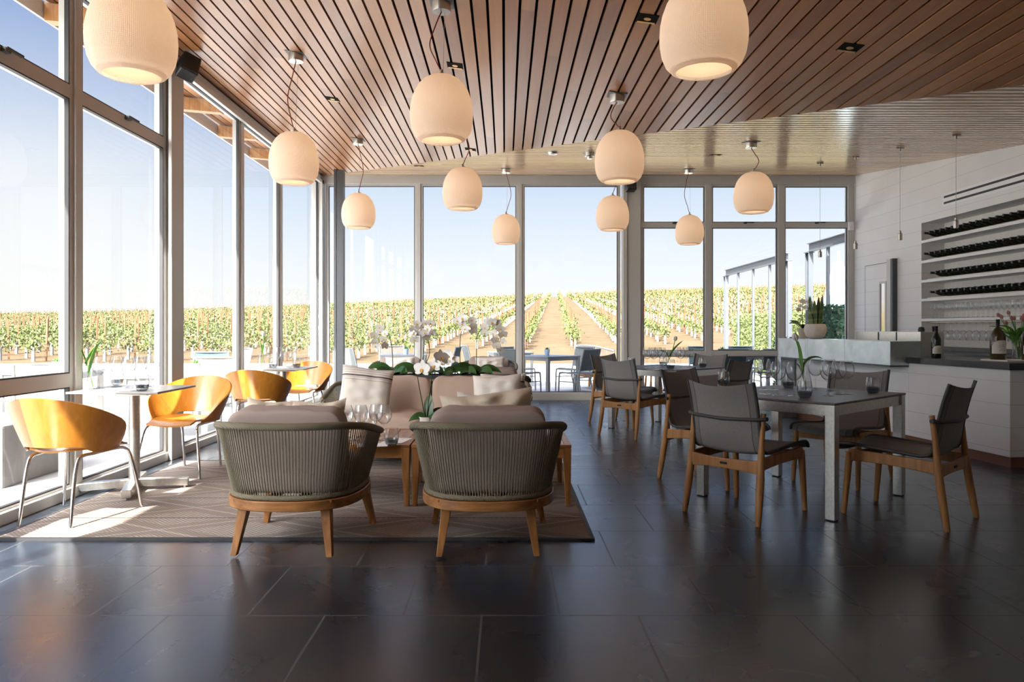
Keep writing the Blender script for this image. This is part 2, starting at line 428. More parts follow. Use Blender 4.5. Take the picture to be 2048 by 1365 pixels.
def m_soil():
    m, nt, out = new_mat('dry_vineyard_soil')
    b = bsdf(nt, out, (.36, .27, .16), .95, 0, .1)
    v = coords(nt)
    n = N(nt, 'ShaderNodeTexNoise', i_Scale=1.3, i_Detail=8.0); L(nt, v, n.inputs['Vector'])
    n2 = N(nt, 'ShaderNodeTexNoise', i_Scale=.25, i_Detail=3.0); L(nt, v, n2.inputs['Vector'])
    s = mth(nt, 'ADD', mth(nt, 'MULTIPLY', n.outputs[0], .65), mth(nt, 'MULTIPLY', n2.outputs[0], .35))
    L(nt, ramp(nt, s, [(.33, (.055, .046, .020)), (.45, (.080, .056, .033)), (.65, (.098, .070, .044))]), b.inputs['Base Color'])
    return m
M['soil'] = m_soil()
M['added_dark_ground'] = m_plain('added_dark_ground_mat', (.035, .045, .02), .95, var=.4, scale=3)
# ------------------------------------------------------------------ geometry helpers
class MB:
    def __init__(self):
        self.V = []; self.F = []; self.I = []
    def add(self, vs, fs, m=0):
        o = len(self.V)
        self.V += [tuple(v) for v in vs]
        self.F += [tuple(i + o for i in f) for f in fs]
        self.I += [m] * len(fs)
        return self
    def box(self, c, s, rz=0.0, m=0, tilt=None):
        x, y, z = s[0] / 2, s[1] / 2, s[2] / 2
        vs = [(-x, -y, -z), (x, -y, -z), (x, y, -z), (-x, y, -z), (-x, -y, z), (x, -y, z), (x, y, z), (-x, y, z)]
        mt = Matrix.Rotation(rz, 3, 'Z')
        if tilt is not None:
            mt = mt @ tilt
        vs = [mt @ Vector(v) + Vector(c) for v in vs]
        return self.add(vs, [(0, 3, 2, 1), (4, 5, 6, 7), (0, 1, 5, 4), (1, 2, 6, 5), (2, 3, 7, 6), (3, 0, 4, 7)], m)
    def bx(self, a, b, m=0):
        return self.box([(p + q) / 2 for p, q in zip(a, b)], [abs(q - p) for p, q in zip(a, b)], m=m)
    def taper(self, p0, p1, s0, s1, m=0, rz=0.0):
        """four sided prism from p0 (size s0) to p1 (size s1), sections parallel to the floor"""
        mt = Matrix.Rotation(rz, 3, 'Z')
        vs = []
        for p, s in ((p0, s0), (p1, s1)):
            for sx, sy in ((-1, -1), (1, -1), (1, 1), (-1, 1)):
                vs.append(Vector(p) + mt @ Vector((sx * s[0] / 2, sy * s[1] / 2, 0)))
        return self.add(vs, [(0, 3, 2, 1), (4, 5, 6, 7), (0, 1, 5, 4), (1, 2, 6, 5), (2, 3, 7, 6), (3, 0, 4, 7)], m)
    def beam(self, p0, p1, w, h, m=0, up=(0, 0, 1)):
        p0, p1 = Vector(p0), Vector(p1)
        d = (p1 - p0).normalized()
        s = d.cross(Vector(up))
        if s.length < 1e-4:
            s = Vector((1, 0, 0))
        s.normalize(); u = s.cross(d).normalized()
        vs = []
        for p in (p0, p1):
            for a, b in ((-1, -1), (1, -1), (1, 1), (-1, 1)):
                vs.append(p + s * a * w / 2 + u * b * h / 2)
        return self.add(vs, [(0, 3, 2, 1), (4, 5, 6, 7), (0, 1, 5, 4), (1, 2, 6, 5), (2, 3, 7, 6), (3, 0, 4, 7)], m)
    def tube(self, path, r, n=8, closed=False, cap=True, m=0):
        ps = [Vector(p) for p in path]
        k = len(ps)
        rs = r if isinstance(r, (list, tuple)) else [r] * k
        t0 = (ps[1] - ps[0]).normalized()
        up = Vector((0, 0, 1)) if abs(t0.z) < .9 else Vector((1, 0, 0))
        u = t0.cross(up).normalized()
        vs = []
        for i in range(k):
            if closed:
                t = (ps[(i + 1) % k] - ps[i - 1])
            elif i == 0:
                t = ps[1] - ps[0]
            elif i == k - 1:
                t = ps[-1] - ps[-2]
            else:
                t = ps[i + 1] - ps[i - 1]
            if t.length < 1e-9:
                t = t0.copy()
            t.normalize()
            u = (u - t * u.dot(t))
            if u.length < 1e-6:
                u = t.orthogonal()
            u.normalize(); w = t.cross(u)
            for j in range(n):
                a = 2 * PI * j / n
                vs.append(ps[i] + (u * math.cos(a) + w * math.sin(a)) * rs[i])
        fs = []
        for i in range(k if closed else k - 1):
            for j in range(n):
                a = i * n + j; b = i * n + (j + 1) % n
                i2 = (i + 1) % k
                fs.append((a, b, i2 * n + (j + 1) % n, i2 * n + j))
        if cap and not closed:
            fs.append(tuple(range(n - 1, -1, -1))); fs.append(tuple((k - 1) * n + j for j in range(n)))
        return self.add(vs, fs, m)
    def lathe(self, prof, n=24, c=(0, 0, 0), m=0, closed=False):
        vs = []; k = len(prof)
        for r, z in prof:
            for j in range(n):
                a = 2 * PI * j / n
                vs.append((c[0] + r * math.cos(a), c[1] + r * math.sin(a), c[2] + z))
        fs = []
        for i in range(k - 1):
            for j in range(n):
                fs.append((i * n + j, i * n + (j + 1) % n, (i + 1) * n + (j + 1) % n, (i + 1) * n + j))
        if prof[0][0] > 1e-5 and closed:
            fs.append(tuple(range(n - 1, -1, -1)))
        if prof[-1][0] > 1e-5 and closed:
            fs.append(tuple((k - 1) * n + j for j in range(n)))
        return self.add(vs, fs, m)
    def grid(self, fn, nu, nv, m=0, closeu=False):
        vs = [fn(i / (nu if closeu else nu - 1), j / (nv - 1)) for j in range(nv) for i in range(nu)]
        fs = []
        for j in range(nv - 1):
            for i in range(nu if closeu else nu - 1):
                a = j * nu + i; b = j * nu + (i + 1) % nu
                fs.append((a, b, b + nu, a + nu))
        return self.add(vs, fs, m)
    def sheet(self, fn, nu, nv, th, m=0):
        """a curved sheet with real thickness th (second skin offset along the normal)"""
        pts = [[Vector(fn(i / (nu - 1), j / (nv - 1))) for i in range(nu)] for j in range(nv)]
        nr = []
        for j in range(nv):
            row = []
            for i in range(nu):
                du = pts[j][min(i + 1, nu - 1)] - pts[j][max(i - 1, 0)]
                dv = pts[min(j + 1, nv - 1)][i] - pts[max(j - 1, 0)][i]
                q = du.cross(dv)
                row.append(q.normalized() if q.length > 1e-12 else Vector((0, 0, 1)))
            nr.append(row)
        a = [pts[j][i] for j in range(nv) for i in range(nu)]
        b = [pts[j][i] + nr[j][i] * th for j in range(nv) for i in range(nu)]
        o = nu * nv; fs = []
        for j in range(nv - 1):
            for i in range(nu - 1):
                k = j * nu + i
                fs.append((k, k + nu, k + nu + 1, k + 1)); fs.append((o + k, o + k + 1, o + k + nu + 1, o + k + nu))
        bd = [i for i in range(nu)] + [j * nu + nu - 1 for j in range(1, nv)] + [(nv - 1) * nu + i for i in range(nu - 2, -1, -1)] + [j * nu for j in range(nv - 2, 0, -1)]
        for q in range(len(bd)):
            s, t = bd[q], bd[(q + 1) % len(bd)]
            fs.append((s, t, o + t, o + s))
        return self.add(a + b, fs, m)
    def build(self, name, mats, parent=None, smooth=None, bevel=0.0, loc=None):
        me = bpy.data.meshes.new(name)
        me.from_pydata([tuple(v) for v in self.V], [], self.F)
        if not isinstance(mats, (list, tuple)):
            mats = [mats]
        for m in mats:
            me.materials.append(m)
        if len(mats) > 1:
            me.polygons.foreach_set('material_index', self.I)
        if smooth is not None:
            me.shade_smooth()
            if smooth < 180:
                me.set_sharp_from_angle(angle=R(smooth))
        me.update()
        o = bpy.data.objects.new(name, me)
        COL.objects.link(o)
        if bevel:
            b = o.modifiers.new('bevel', 'BEVEL'); b.width = bevel; b.segments = 2; b.limit_method = 'ANGLE'; b.angle_limit = R(40)
        if parent is not None:
            o.parent = parent
        if loc is not None:
            o.location = loc
        return o

def tag(o, label=None, cat=None, group=None, kind=None):
    if label: o['label'] = label
    if cat: o['category'] = cat
    if group: o['group'] = group
    if kind: o['kind'] = kind
    return o

def thing(name, label, cat, loc=(0, 0, 0), rz=0.0, group=None, kind=None):
    o = bpy.data.objects.new(name, None)
    o.empty_display_size = .1
    COL.objects.link(o)
    o.location = loc; o.rotation_euler = (0, 0, rz)
    return tag(o, label, cat, group, kind)

KIDS = {}
def kids(o):
    return [c for c in o.children]

def dup(root, loc, rz=None, label=None, group=None):
    c = root.copy(); COL.objects.link(c)
    c.location = loc
    if rz is not None: c.rotation_euler = (0, 0, rz)
    if label: c['label'] = label
    if group: c['group'] = group
    for ch in list(root.children):
        a = ch.copy(); COL.objects.link(a); a.parent = c
        for g in list(ch.children):
            b = g.copy(); COL.objects.link(b); b.parent = a
    return c

def place(root, loc, rz=0.0, label=None, group=None):
    root.location = loc; root.rotation_euler = (0, 0, rz)
    if label: root['label'] = label
    if group: root['group'] = group
    return root

def facing(dx, dy):
    return math.atan2(-dx, dy)

class Kind:
    """the first placement moves the prototype, later ones copy it with its parts"""
    def __init__(self, make):
        self.make = make; self.proto = None
    def at(self, loc, rz=0.0, label=None, group=None):
        if self.proto is None:
            self.proto = self.make()
            return place(self.proto, loc, rz, label, group)
        return dup(self.proto, loc, rz, label, group)

def smoothpath(pts, n=6):
    """Catmull-Rom through the points"""
    ps = [Vector(p) for p in pts]
    out = []
    for i in range(len(ps) - 1):
        p0 = ps[max(i - 1, 0)]; p1 = ps[i]; p2 = ps[i + 1]; p3 = ps[min(i + 2, len(ps) - 1)]
        for k in range(n):
            t = k / n
            out.append(.5 * ((2 * p1) + (p2 - p0) * t + (2 * p0 - 5 * p1 + 4 * p2 - p3) * t * t + (3 * p1 - p0 - 3 * p2 + p3) * t ** 3))
    out.append(ps[-1])
    return out

def smooth01(x):
    x = max(0.0, min(1.0, x)); return x * x * (3 - 2 * x)

def pillow_mesh(w, h, t, seed=0, ears=.06, wrinkle=.012, nu=22):
    """soft throw pillow standing in the xz plane, thickness along y"""
    r = random.Random(seed)
    ph = [r.uniform(0, 6.28) for _ in range(8)]
    mb = MB()
    def skin(sgn):
        def fn(u, v):
            a = u * 2 - 1; b = v * 2 - 1
            x = a * (1 - ears * (1 - b * b) * abs(a) ** 2); z = b * (1 - ears * (1 - a * a) * abs(b) ** 2)
            th = (max(0.0, (1 - a ** 4) * (1 - b ** 4))) ** .55
            wr = wrinkle * (math.sin(9 * a + 4 * b + ph[0]) * math.sin(5 * b + ph[1]) + .6 * math.sin(14 * b - 6 * a + ph[2]) + .5 * math.sin(11 * a + ph[3]))
            return (x * w / 2, sgn * (t / 2 * th + wr * th), z * h / 2 + .01 * math.sin(3 * a + ph[4]) * (1 - .5 * abs(b)))
        return fn
    mb.grid(skin(-1), nu, nu)
    f = skin(1)
    mb.grid(lambda u, v: f(1 - u, v), nu, nu)
    return mb

def box_cushion(w, d, h, seed=0, sag=.018, n=20, puff=.25):
    """upholstered cushion, base at z=0, rounded edges, gentle folds"""
    r = random.Random(seed); ph = [r.uniform(0, 6.28) for _ in range(6)]
    mb = MB()
    def sp(c, e):
        return math.copysign(abs(c) ** e, c)
    def fn(u, v):
        a = 2 * PI * u; b = -PI / 2 + PI * v
        ca, sa, cb, sb = math.cos(a), math.sin(a), math.cos(b), math.sin(b)
        x = sp(ca, puff) * sp(cb, .30); y = sp(sa, puff) * sp(cb, .30); z = sp(sb, .42)
        k = .5 + .5 * math.sin(5.2 * x + ph[0]) * math.sin(4.1 * y + ph[1] + 2 * z)
        f = sag * (k - .5) + sag * .4 * math.sin(13 * x + 5 * z + ph[2])
        return (x * w / 2 * (1 + f * .3), y * d / 2 + f * (abs(z)), z * h / 2 + h / 2 + f * (1 if z > 0 else 0))
    mb.grid(fn, 4 * n, n + 2, closeu=True)
    return mb

# ------------------------------------------------------------------ prototypes: furniture
def make_sling_chair():
    """teak dining chair with a grey mesh sling; local +y is the way the sitter faces"""
    t = thing('dining_chair', '', 'chair')
    for s in (-1, 1):
        # rear leg runs up past the seat and carries the strap
        m = MB()
        pr = [(s * .245, -.29, 0), (s * .238, -.262, .16), (s * .232, -.235, .36), (s * .232, -.222, .50), (s * .232, -.205, .635)]
        m.tube(smoothpath(pr, 4), [.0155 + .0075 * math.sin(PI * min(1, i / 11)) for i in range(17)], 10)
        m.build('leg', M['teak'], t, 50)
        m = MB()
        m.tube(smoothpath([(s * .235, .285, 0), (s * .230, .268, .2), (s * .226, .255, .375)], 5), [.0145, .0155, .0165, .0175, .0185, .0195, .020, .0205, .021, .021, .021], 10)
        m.build('leg', M['teak'], t, 50)
        m = MB()
        m.add(*rail((s * .228, -.24, .345), (s * .226, .26, .365), .024, .062, .085))
        m.build('side_rail', M['teak'], t, None, .006)
    m = MB(); m.add(*rail((-.23, -.24, .325), (.23, -.24, .325), .024, .058, .082, waist=True)); rr = m.build('rear_rail', M['teak'], t, None, .005)
    b = MB(); b.box((0, -.2545, .327), (.045, .005, .013)); b.build('badge', M['black'], rr)
    m = MB(); m.add(*rail((-.225, .25, .345), (.225, .25, .345), .024, .05, .055)); m.build('front_rail', M['teak'], t, None, .005)
    prof = [(.345, .385), (.335, .408), (.300, .425), (.20, .424), (.05, .412), (-.08, .402), (-.155, .400), (-.195, .418), (-.212, .46), (-.222, .53), (-.238, .62), (-.262, .72), (-.292, .815)]
    pf = [Vector((0, a, b)) for a, b in prof]
    sp_ = smoothpath(pf, 3)
    K = len(sp_)
    def fn(u, v):
        f = v * (K - 1); i = min(int(f), K - 2); q = sp_[i].lerp(sp_[i + 1], f - i)
        x = (u - .5) * 2
        back = smooth01((q.z - .42) / .1)
        w = .225 - .008 * back
        dip = (1 - x * x)
        return (x * w, q.y - .030 * dip * back, q.z - .018 * dip * (1 - back) - .030 * dip * smooth01((q.z - .70) / .12))
    m = MB(); m.sheet(fn, 13, K, .005)
    m.build('sling', M['sling'], t, 60)
    for s in (-1, 1):
        m = MB(); m.tube([(s * (.226 - .008 * smooth01((q.z - .42) / .1)), q.y, q.z) for q in sp_], .0105, 8)
        m.build('sling_edge', M['sling_frame'], t, 60)
    m = MB(); m.tube([(-.255, -.222, .605), (-.21, -.250, .600), (0, -.272, .592), (.21, -.250, .600), (.255, -.222, .605)], .011, 8)
    m.build('strap', M['sling_frame'], t, 60)
    for s in (-1, 1):
        m = MB(); m.tube([(s * .247, -.214, .605), (s * .262, -.214, .605)], .012, 10); m.build('bolt', M['black'], t, 40)
    return t

def rail(p0, p1, th, h_mid, h_end, waist=False, n=9):
    """a wooden rail that is deeper at its ends than in the middle"""
    p0, p1 = Vector(p0), Vector(p1)
    d = (p1 - p0).normalized(); s = d.cross(Vector((0, 0, 1))).normalized()
    vs, fs = [], []
    for i in range(n):
        u = i / (n - 1); k = abs(2 * u - 1) ** 2.2
        h = h_mid + (h_end - h_mid) * k
        c = p0.lerp(p1, u)
        for a, b in ((-1, -1), (1, -1), (1, 1), (-1, 1)):
            vs.append(c + s * a * th / 2 + Vector((0, 0, b * h / 2 if b < 0 or waist else h_mid / 2)))
    for i in range(n - 1):
        for j in range(4):
            a = i * 4 + j; b = i * 4 + (j + 1) % 4
            fs.append((a, b, b + 4, a + 4))
    fs.append((3, 2, 1, 0)); o = (n - 1) * 4; fs.append((o, o + 1, o + 2, o + 3))
    return vs, fs

SLING = Kind(make_sling_chair)

def make_bentwood():
    t = thing('bentwood_chair', '', 'chair')
    def zt(th):
        a = abs(th)
        return .575 + .155 * math.cos(min(a, PI / 2) * .95) ** 1.2 - .165 * smooth01((a - R(82)) / R(46)) ** 1.3
    def zb(th):
        return .447 - .045 * smooth01((abs(th) - R(36)) / R(30))
    def ring(th, k):
        a0, b0 = .235, .225; a1, b1 = .355, .325
        kk = k ** .82
        return ((a0 + (a1 - a0) * kk) * math.sin(th), -(b0 + (b1 - b0) * kk) * math.cos(th) - .01)
    TH = R(126)
    def fn(u, v):
        th = -TH + 2 * TH * u
        z0, z1 = zb(th), zt(th)
        z = z0 + (z1 - z0) * v
        k = (z - .42) / (.73 - .42)
        x, y = ring(th, max(0, k))
        return (x, y, z)
    m = MB(); m.sheet(fn, 49, 10, .011)
    sh = m.build('shell', M['bentwood'], t, 50)
    for s in (-1, 1):
        m = MB(); pts = []
        for q in range(8):
            v = q / 7; th = s * R(52 + 22 * v); u = (th + TH) / (2 * TH)
            p = Vector(fn(u, v)); p2 = Vector((p.x * 1.006, p.y * 1.006, p.z)); pts.append(p2)
        m.tube(pts, .0035, 5); m.build('veneer_joint', M['acacia'], sh)
    def seat(u, v):
        a = 2 * u - 1; b = v
        y = -.215 + .455 * b
        yy = (y + .01) / .226
        w = .226 * math.sqrt(max(0.0, 1 - min(1, yy * yy))) if yy < 0 else .226 - .05 * smooth01(yy)
        w = max(w, .05)
        return (a * w, y, .400 + .014 * a * a - .022 * smooth01((b - .8) / .2) + .006 * (1 - b))
    m = MB(); m.sheet(seat, 17, 14, .012); m.build('seat', M['bentwood'], t, 50)
    for s in (-1, 1):
        m = MB()
        pts = [(s * .155, -.255, 0), (s * .150, -.225, .20), (s * .148, -.20, .325), (s * .15, -.165, .380), (s * .165, -.06, .386), (s * .185, .11, .388), (s * .198, .18, .378), (s * .215, .215, .32), (s * .245, .245, .12), (s * .258, .255, 0)]
        m.tube(smoothpath(pts, 5), .0105, 10)
        m.build('leg_frame', M['chrome'], t, 60)
    return t
BENT = Kind(make_bentwood)

def rope_plan(a, b, n, f0, f1, count):
    out = []
    for i in range(count):
        ph = f0 + (f1 - f0) * i / (count - 1)
        c, s = math.cos(ph), math.sin(ph)
        out.append((a * math.copysign(abs(c) ** (2 / n), c), b * math.copysign(abs(s) ** (2 / n), s)))
    return out

def resample(pts, n):
    ps = [Vector(p) for p in pts]
    d = [0.0]
    for i in range(len(ps) - 1):
        d.append(d[-1] + (ps[i + 1] - ps[i]).length)
    out = []; j = 0
    for i in range(n):
        t = d[-1] * i / (n - 1)
        while j < len(d) - 2 and d[j + 1] < t:
            j += 1
        f = (t - d[j]) / max(1e-9, d[j + 1] - d[j])
        out.append(ps[j].lerp(ps[j + 1], f))
    return out

def make_rope_seat(name, cat, aT, bT, aB, bB, n, nrope, legs, cushions, rope=None, rim=None, wood=None, ztop=.645):
    rope = rope or M['rope']; rim = rim or M['rope_rim']
    t = thing(name, '', cat)
    f0, f1 = R(28), R(-208)
    top = [(x, y, ztop - .105 * smooth01((y + .42) / .75)) for x, y in rope_plan(aT, bT, n, f0, f1, 90)]
    bot = [(x, y, .292) for x, y in rope_plan(aB, bB, n, f0, f1, 90)]
    T = resample(top, nrope); B = resample(bot, nrope)
    m = MB()
    for i in range(nrope):
        p, q = T[i], B[i]
        mid = p.lerp(q, .5) + Vector((p.x - q.x, p.y - q.y, 0)) * .02
        m.tube([p, mid, q], .0030, 5, cap=False)
    m.build('rope_weave', rope, t, 80)
    m = MB(); m.tube(resample(top, 70), .019, 10); 
    for e, f in ((T[0], B[0]), (T[-1], B[-1])):
        m.tube([e, e.lerp(f, .5), f], .013, 8)
    m.build('rim', rim, t, 60)
    m = MB(); m.tube(resample(bot, 70), .014, 8); m.build('lower_rope_band', rim, t, 60)
    # wooden ring
    m = MB(); full = rope_plan(aB + .018, bB + .018, n, 0, 2 * PI, 73)[:-1]
    vs, fs = [], []
    for i, (x, y) in enumerate(full):
        ln = math.hypot(x, y); ix, iy = x * (1 - .045 / ln), y * (1 - .045 / ln)
        vs += [(x, y, .228), (x, y, .278), (ix, iy, .278), (ix, iy, .228)]
    k = len(full)
    for i in range(k):
        for j in range(4):
            a = i * 4 + j; b = i * 4 + (j + 1) % 4; c = ((i + 1) % k) * 4
            fs.append((a, c + j, c + (j + 1) % 4, b))
    m.add(vs, fs); m.build('base_ring', M['acacia_h'], t, 40, .004)
    for (x0, y0, x1, y1) in legs:
        m = MB(); m.taper((x1, y1, 0), (x0, y0, .232), (.030, .034), (.050, .056)); m.build('leg', M['acacia'], t, None, .003)
    m = MB()
    kx = int(aB * 2 / .16)
    for i in range(kx):
        x = -aB + .1 + (2 * aB - .2) * i / (kx - 1)
        m.box((x, .0, .270), (.04, 2 * bB - .10, .014))
    m.build('slat_base', M['acacia_h'], t)
    cushions(t)
    return t

def lounge_cushions(t):
    c = box_cushion(.56, .60, .15, 3, .012).build('seat_cushion', M['cushion_grey'], t, 180); c.location = (0, .03, .281)
    c = box_cushion(.585, .145, .40, 5, .008, puff=.2).build('back_cushion', M['cushion_grey'], t, 180)
    c.location = (0, -.185, .325); c.rotation_euler = (R(9), 0, 0)

LEGS_L = [(-.205, -.262, -.238, -.315), (.205, -.262, .238, -.315), (-.262, .262, -.310, .305), (.262, .262, .310, .305)]
LOUNGE = Kind(lambda: make_rope_seat('rope_armchair', 'armchair', .395, .43, .325, .365, 2.55, 118, LEGS_L, lounge_cushions))

def sofa_cushions(t):
    for s in (-1, 1):
        c = box_cushion(.74, .66, .15, 20 + s, .01).build('seat_cushion', M['cushion'], t, 180); c.location = (s * .375, .05, .281)
        c = box_cushion(.66, .20, .335, 30 + s, .010).build('back_cushion', M['cushion'], t, 180)
        c.location = (s * .335, -.235, .365); c.rotation_euler = (R(12), 0, 0)
LEGS_S = [(-.60, -.262, -.65, -.315), (.60, -.262, .65, -.315), (-.66, .27, -.71, .315), (.66, .27, .71, .315)]

def make_square_table(w, d, h=.69):
    t = thing('dining_table', '', 'table')
    m = MB(); m.box((0, 0, h - .007), (w, d, .014)); m.build('tabletop', m_top, t, None, .004)
    m = MB(); a = .065
    for s in (-1, 1):
        m.box((0, s * (d / 2 - .022), h - .014 - a / 2), (w - .04, .012, a)); m.box((s * (w / 2 - .022), 0, h - .014 - a / 2), (.012, d - .05, a))
    m.build('apron', M['metal'], t, None, .002)
    for sx in (-1, 1):
        for sy in (-1, 1):
            m = MB(); m.box((sx * (w / 2 - .034), sy * (d / 2 - .034), (h - .014) / 2 + .003), (.060, .060, h - .020)); lg = m.build('leg', M['metal'], t, None, .003)
            m = MB(); m.box((sx * (w / 2 - .034), sy * (d / 2 - .034), .004), (.05, .05, .008)); m.build('foot_glide', M['rubber'], lg)
    return t
m_top = m_plain('grey_table_top', (.115, .108, .108), .42, 0, .5, var=.12, scale=30)
m_top2 = m_plain('pale_pedestal_top', (.27, .26, .25), .35, 0, .5, var=.06, scale=30)

def make_pedestal():
    t = thing('pedestal_table', '', 'table')
    m = MB(); m.box((0, 0, .693), (.60, .60, .014)); m.build('tabletop', m_top2, t, None, .003)
    m = MB(); m.box((0, 0, .676), (.34, .34, .02)); m.build('top_plate', M['metal'], t, None, .003)
    m = MB(); m.lathe([(.036, .04), (.036, .67)], 24, closed=True); m.build('pole', M['metal'], t, 40)
    for k in range(4):
        a = R(18) + k * PI / 2
        m = MB()
        dx, dy = math.cos(a), math.sin(a)
        p = [Vector((dx * .02, dy * .02, .055)), Vector((dx * .345, dy * .345, .042))]
        m.beam(p[0], p[1], .062, .052); 
        m.lathe([(.012, 0), (.012, .02)], 10, c=(dx * .32, dy * .32, 0), closed=True)
        m.build('base_arm', M['metal'], t, None, .004)
    return t
PED = Kind(make_pedestal)

def make_coffee_table():
    t = thing('coffee_table', '', 'table')
    w, d, h = 1.0, .76, .385
    m = MB(); k = 8; 
    for i in range(k):
        x = -w / 2 + .04 + (w - .08) * (i + .5) / k
        m.box((x, 0, h - .010), ((w - .08) / k - .006, d - .08, .018))
    m.build('top_boards', M['acacia_top'], t, None, .002)
    m = MB()
    for s in (-1, 1):
        m.box((0, s * (d / 2 - .02), h - .009), (w, .04, .020)); m.box((s * (w / 2 - .02), 0, h - .009), (.04, d - .08, .020))
        m.box((0, s * (d / 2 - .03), h - .052), (w - .06, .024, .066)); m.box((s * (w / 2 - .03), 0, h - .052), (.024, d - .08, .066))
    m.build('frame', M['acacia_h'], t, None, .002)
    for sx in (-1, 1):
        for sy in (-1, 1):
            m = MB(); m.taper((sx * (w / 2 - .020), sy * (d / 2 - .020), 0), (sx * (w / 2 - .028), sy * (d / 2 - .028), h - .02), (.030, .034), (.054, .054)); m.build('leg', M['acacia'], t, None, .003)
    return t
COFFEE = Kind(make_coffee_table)

# ------------------------------------------------------------------ glassware, plants
def make_wine(scale=1.0, n=20):
    m = MB()
    o = [(.0, .0), (.036, .0005), (.037, .003), (.020, .006), (.006, .012), (.004, .03), (.0036, .085), (.006, .095), (.020, .103), (.036, .118), (.046, .140), (.049, .158), (.046, .182), (.039, .205), (.034, .220)]
    i = [(.0335, .2195), (.038, .205), (.045, .182), (.0478, .158), (.0448, .141), (.035, .120), (.019, .106), (.0, .1015)]
    m.lathe([(r * scale, z * scale) for r, z in o + i], n)
    return m
def make_wine_small(scale=1.0, n=12):
    m = MB()
    o = [(.030, .0), (.0305, .003), (.005, .010), (.0035, .08), (.012, .09), (.030, .115), (.036, .140), (.034, .165), (.028, .195)]
    m.lathe([(r * scale, z * scale) for r, z in o], n)
    return m

def one_mesh(mk, name, mat, cat, smooth=60):
    def f():
        o = mk().build(name, mat, None, smooth); o['category'] = cat
        return o
    return Kind(f)
WINE = one_mesh(make_wine, 'wine_glass', M['glass'], 'wine glass')

def make_tumbler():
    t = thing('tumbler', '', 'glass')
    m = MB()
    m.lathe([(.0, .0), (.024, .0), (.033, .012), (.038, .035), (.0385, .055), (.036, .078), (.0325, .094), (.0315, .0935), (.035, .078), (.0372, .055), (.0366, .036), (.030, .017), (.0, .013)], 22)
    m.build('bowl', M['glass'], t, 60)
    m = MB(); m.lathe([(.0, .001), (.0235, .0012), (.0325, .0125), (.0372, .035), (.0366, .037), (.030, .017), (.0, .0128)], 22); m.build('smoked_base', M['smoke_glass'], t, 60)
    return t
TUMBLER = Kind(make_tumbler)

def blade(mb, base, az, length, width, lift, droop, m=0, n=9, fold=.25, th=.0015, roll=0.0):
    """a strap leaf: leaves its base at elevation lift and bends down by droop"""
    bx, by, bz = base
    pts = []; x = 0.0; z = 0.0; el = lift
    st = length / (n - 1)
    for i in range(n):
        pts.append((x, z)); x += math.cos(el) * st; z += math.sin(el) * st; el -= droop / (n - 1)
    ca, sa = math.cos(az), math.sin(az)
    def fn(u, v):
        f = v * (n - 1); i = min(int(f), n - 2); q = f - i
        px = pts[i][0] * (1 - q) + pts[i + 1][0] * q; pz = pts[i][1] * (1 - q) + pts[i + 1][1] * q
        w = width * (math.sin(PI * (.10 + .90 * v) ** .8) ** .7 if v < .999 else .02)
        a = (u - .5) * 2
        hz = pz + abs(a) * fold * w
        lc, ls = math.cos(roll) * a * w / 2, math.sin(roll) * a * w / 2
        return (bx + ca * px - sa * lc, by + sa * px + ca * lc, bz + hz + ls)
    mb.sheet(fn, 5, n, th, m)

def petal(mb, c, d, up, length, width, m=0, cup=.2):
    c, d, up = Vector(c), Vector(d).normalized(), Vector(up).normalized()
    s = d.cross(up).normalized()
    def fn(u, v):
        a = 2 * u - 1
        w = width * math.sin(PI * min(1, .12 + .86 * v)) ** .6
        return c + d * length * v + s * a * w / 2 + up * (cup * length * (v * v) * .5 + cup * w * a * a * .4)
    mb.sheet(fn, 5, 5, .0012, m)

def orchid_flower(mb, c, nrm, size, roll=0.0, mats=(0, 1)):
    nrm = Vector(nrm).normalized()
    ref = Vector((0, 0, 1)) if abs(nrm.z) < .9 else Vector((0, 1, 0))
    a = nrm.cross(ref).normalized(); b = a.cross(nrm).normalized()
    def dirn(ang):
        return a * math.cos(ang + roll) + b * math.sin(ang + roll)
    for ang, l, w in ((R(12), .55, .56), (R(168), .55, .56)):
        petal(mb, c, dirn(ang), nrm, size * l, size * w, mats[0], .15)
    for ang in (R(90), R(215), R(325)):
        petal(mb, Vector(c) - nrm * size * .02, dirn(ang), nrm, size * .52, size * .36, mats[0], .1)
    petal(mb, Vector(c) + nrm * size * .05, dirn(R(270)), nrm, size * .22, size * .18, mats[1], .6)

def tulip(mb_parts, base, top, lean_leaves, bud_mat, parent, scale=1.0):
    base, top = Vector(base), Vector(top)
    mid = base.lerp(top, .5) + Vector((.012, .0, 0))
    m = MB(); m.tube(smoothpath([base, mid, top], 6), .0042 * scale, 7); m.build('stem', M['leaf_bright'], parent, 60)
    for (f, az, ln, wd, lift, droop) in lean_leaves:
        m = MB(); p = base.lerp(top, f); blade(m, p, az, ln, wd, lift, droop, fold=.45); m.build('leaf', M['leaf_bright'], parent, 60)
    m = MB(); d = (top - mid).normalized()
    for k in range(6):
        a = k * PI / 3
        u = d.orthogonal().normalized(); w = d.cross(u)
        o = (u * math.cos(a) + w * math.sin(a))
        r0 = .016 * scale * (1.0 if k % 2 else .9)
        def fn(u_, v, o=o, r0=r0):
            s = d.cross(o); q = (2 * u_ - 1)
            r = r0 * math.sin(PI * (.12 + .70 * v))
            ww = .017 * scale * math.sin(PI * min(1, .15 + .83 * v)) ** .6
            return top + d * (.052 * scale * v - .004) + o * (r * (1 - .25 * q * q)) + s * q * ww
        m.sheet(fn, 5, 6, .0012)
    m.build('flower_bud', bud_mat, parent, 60)

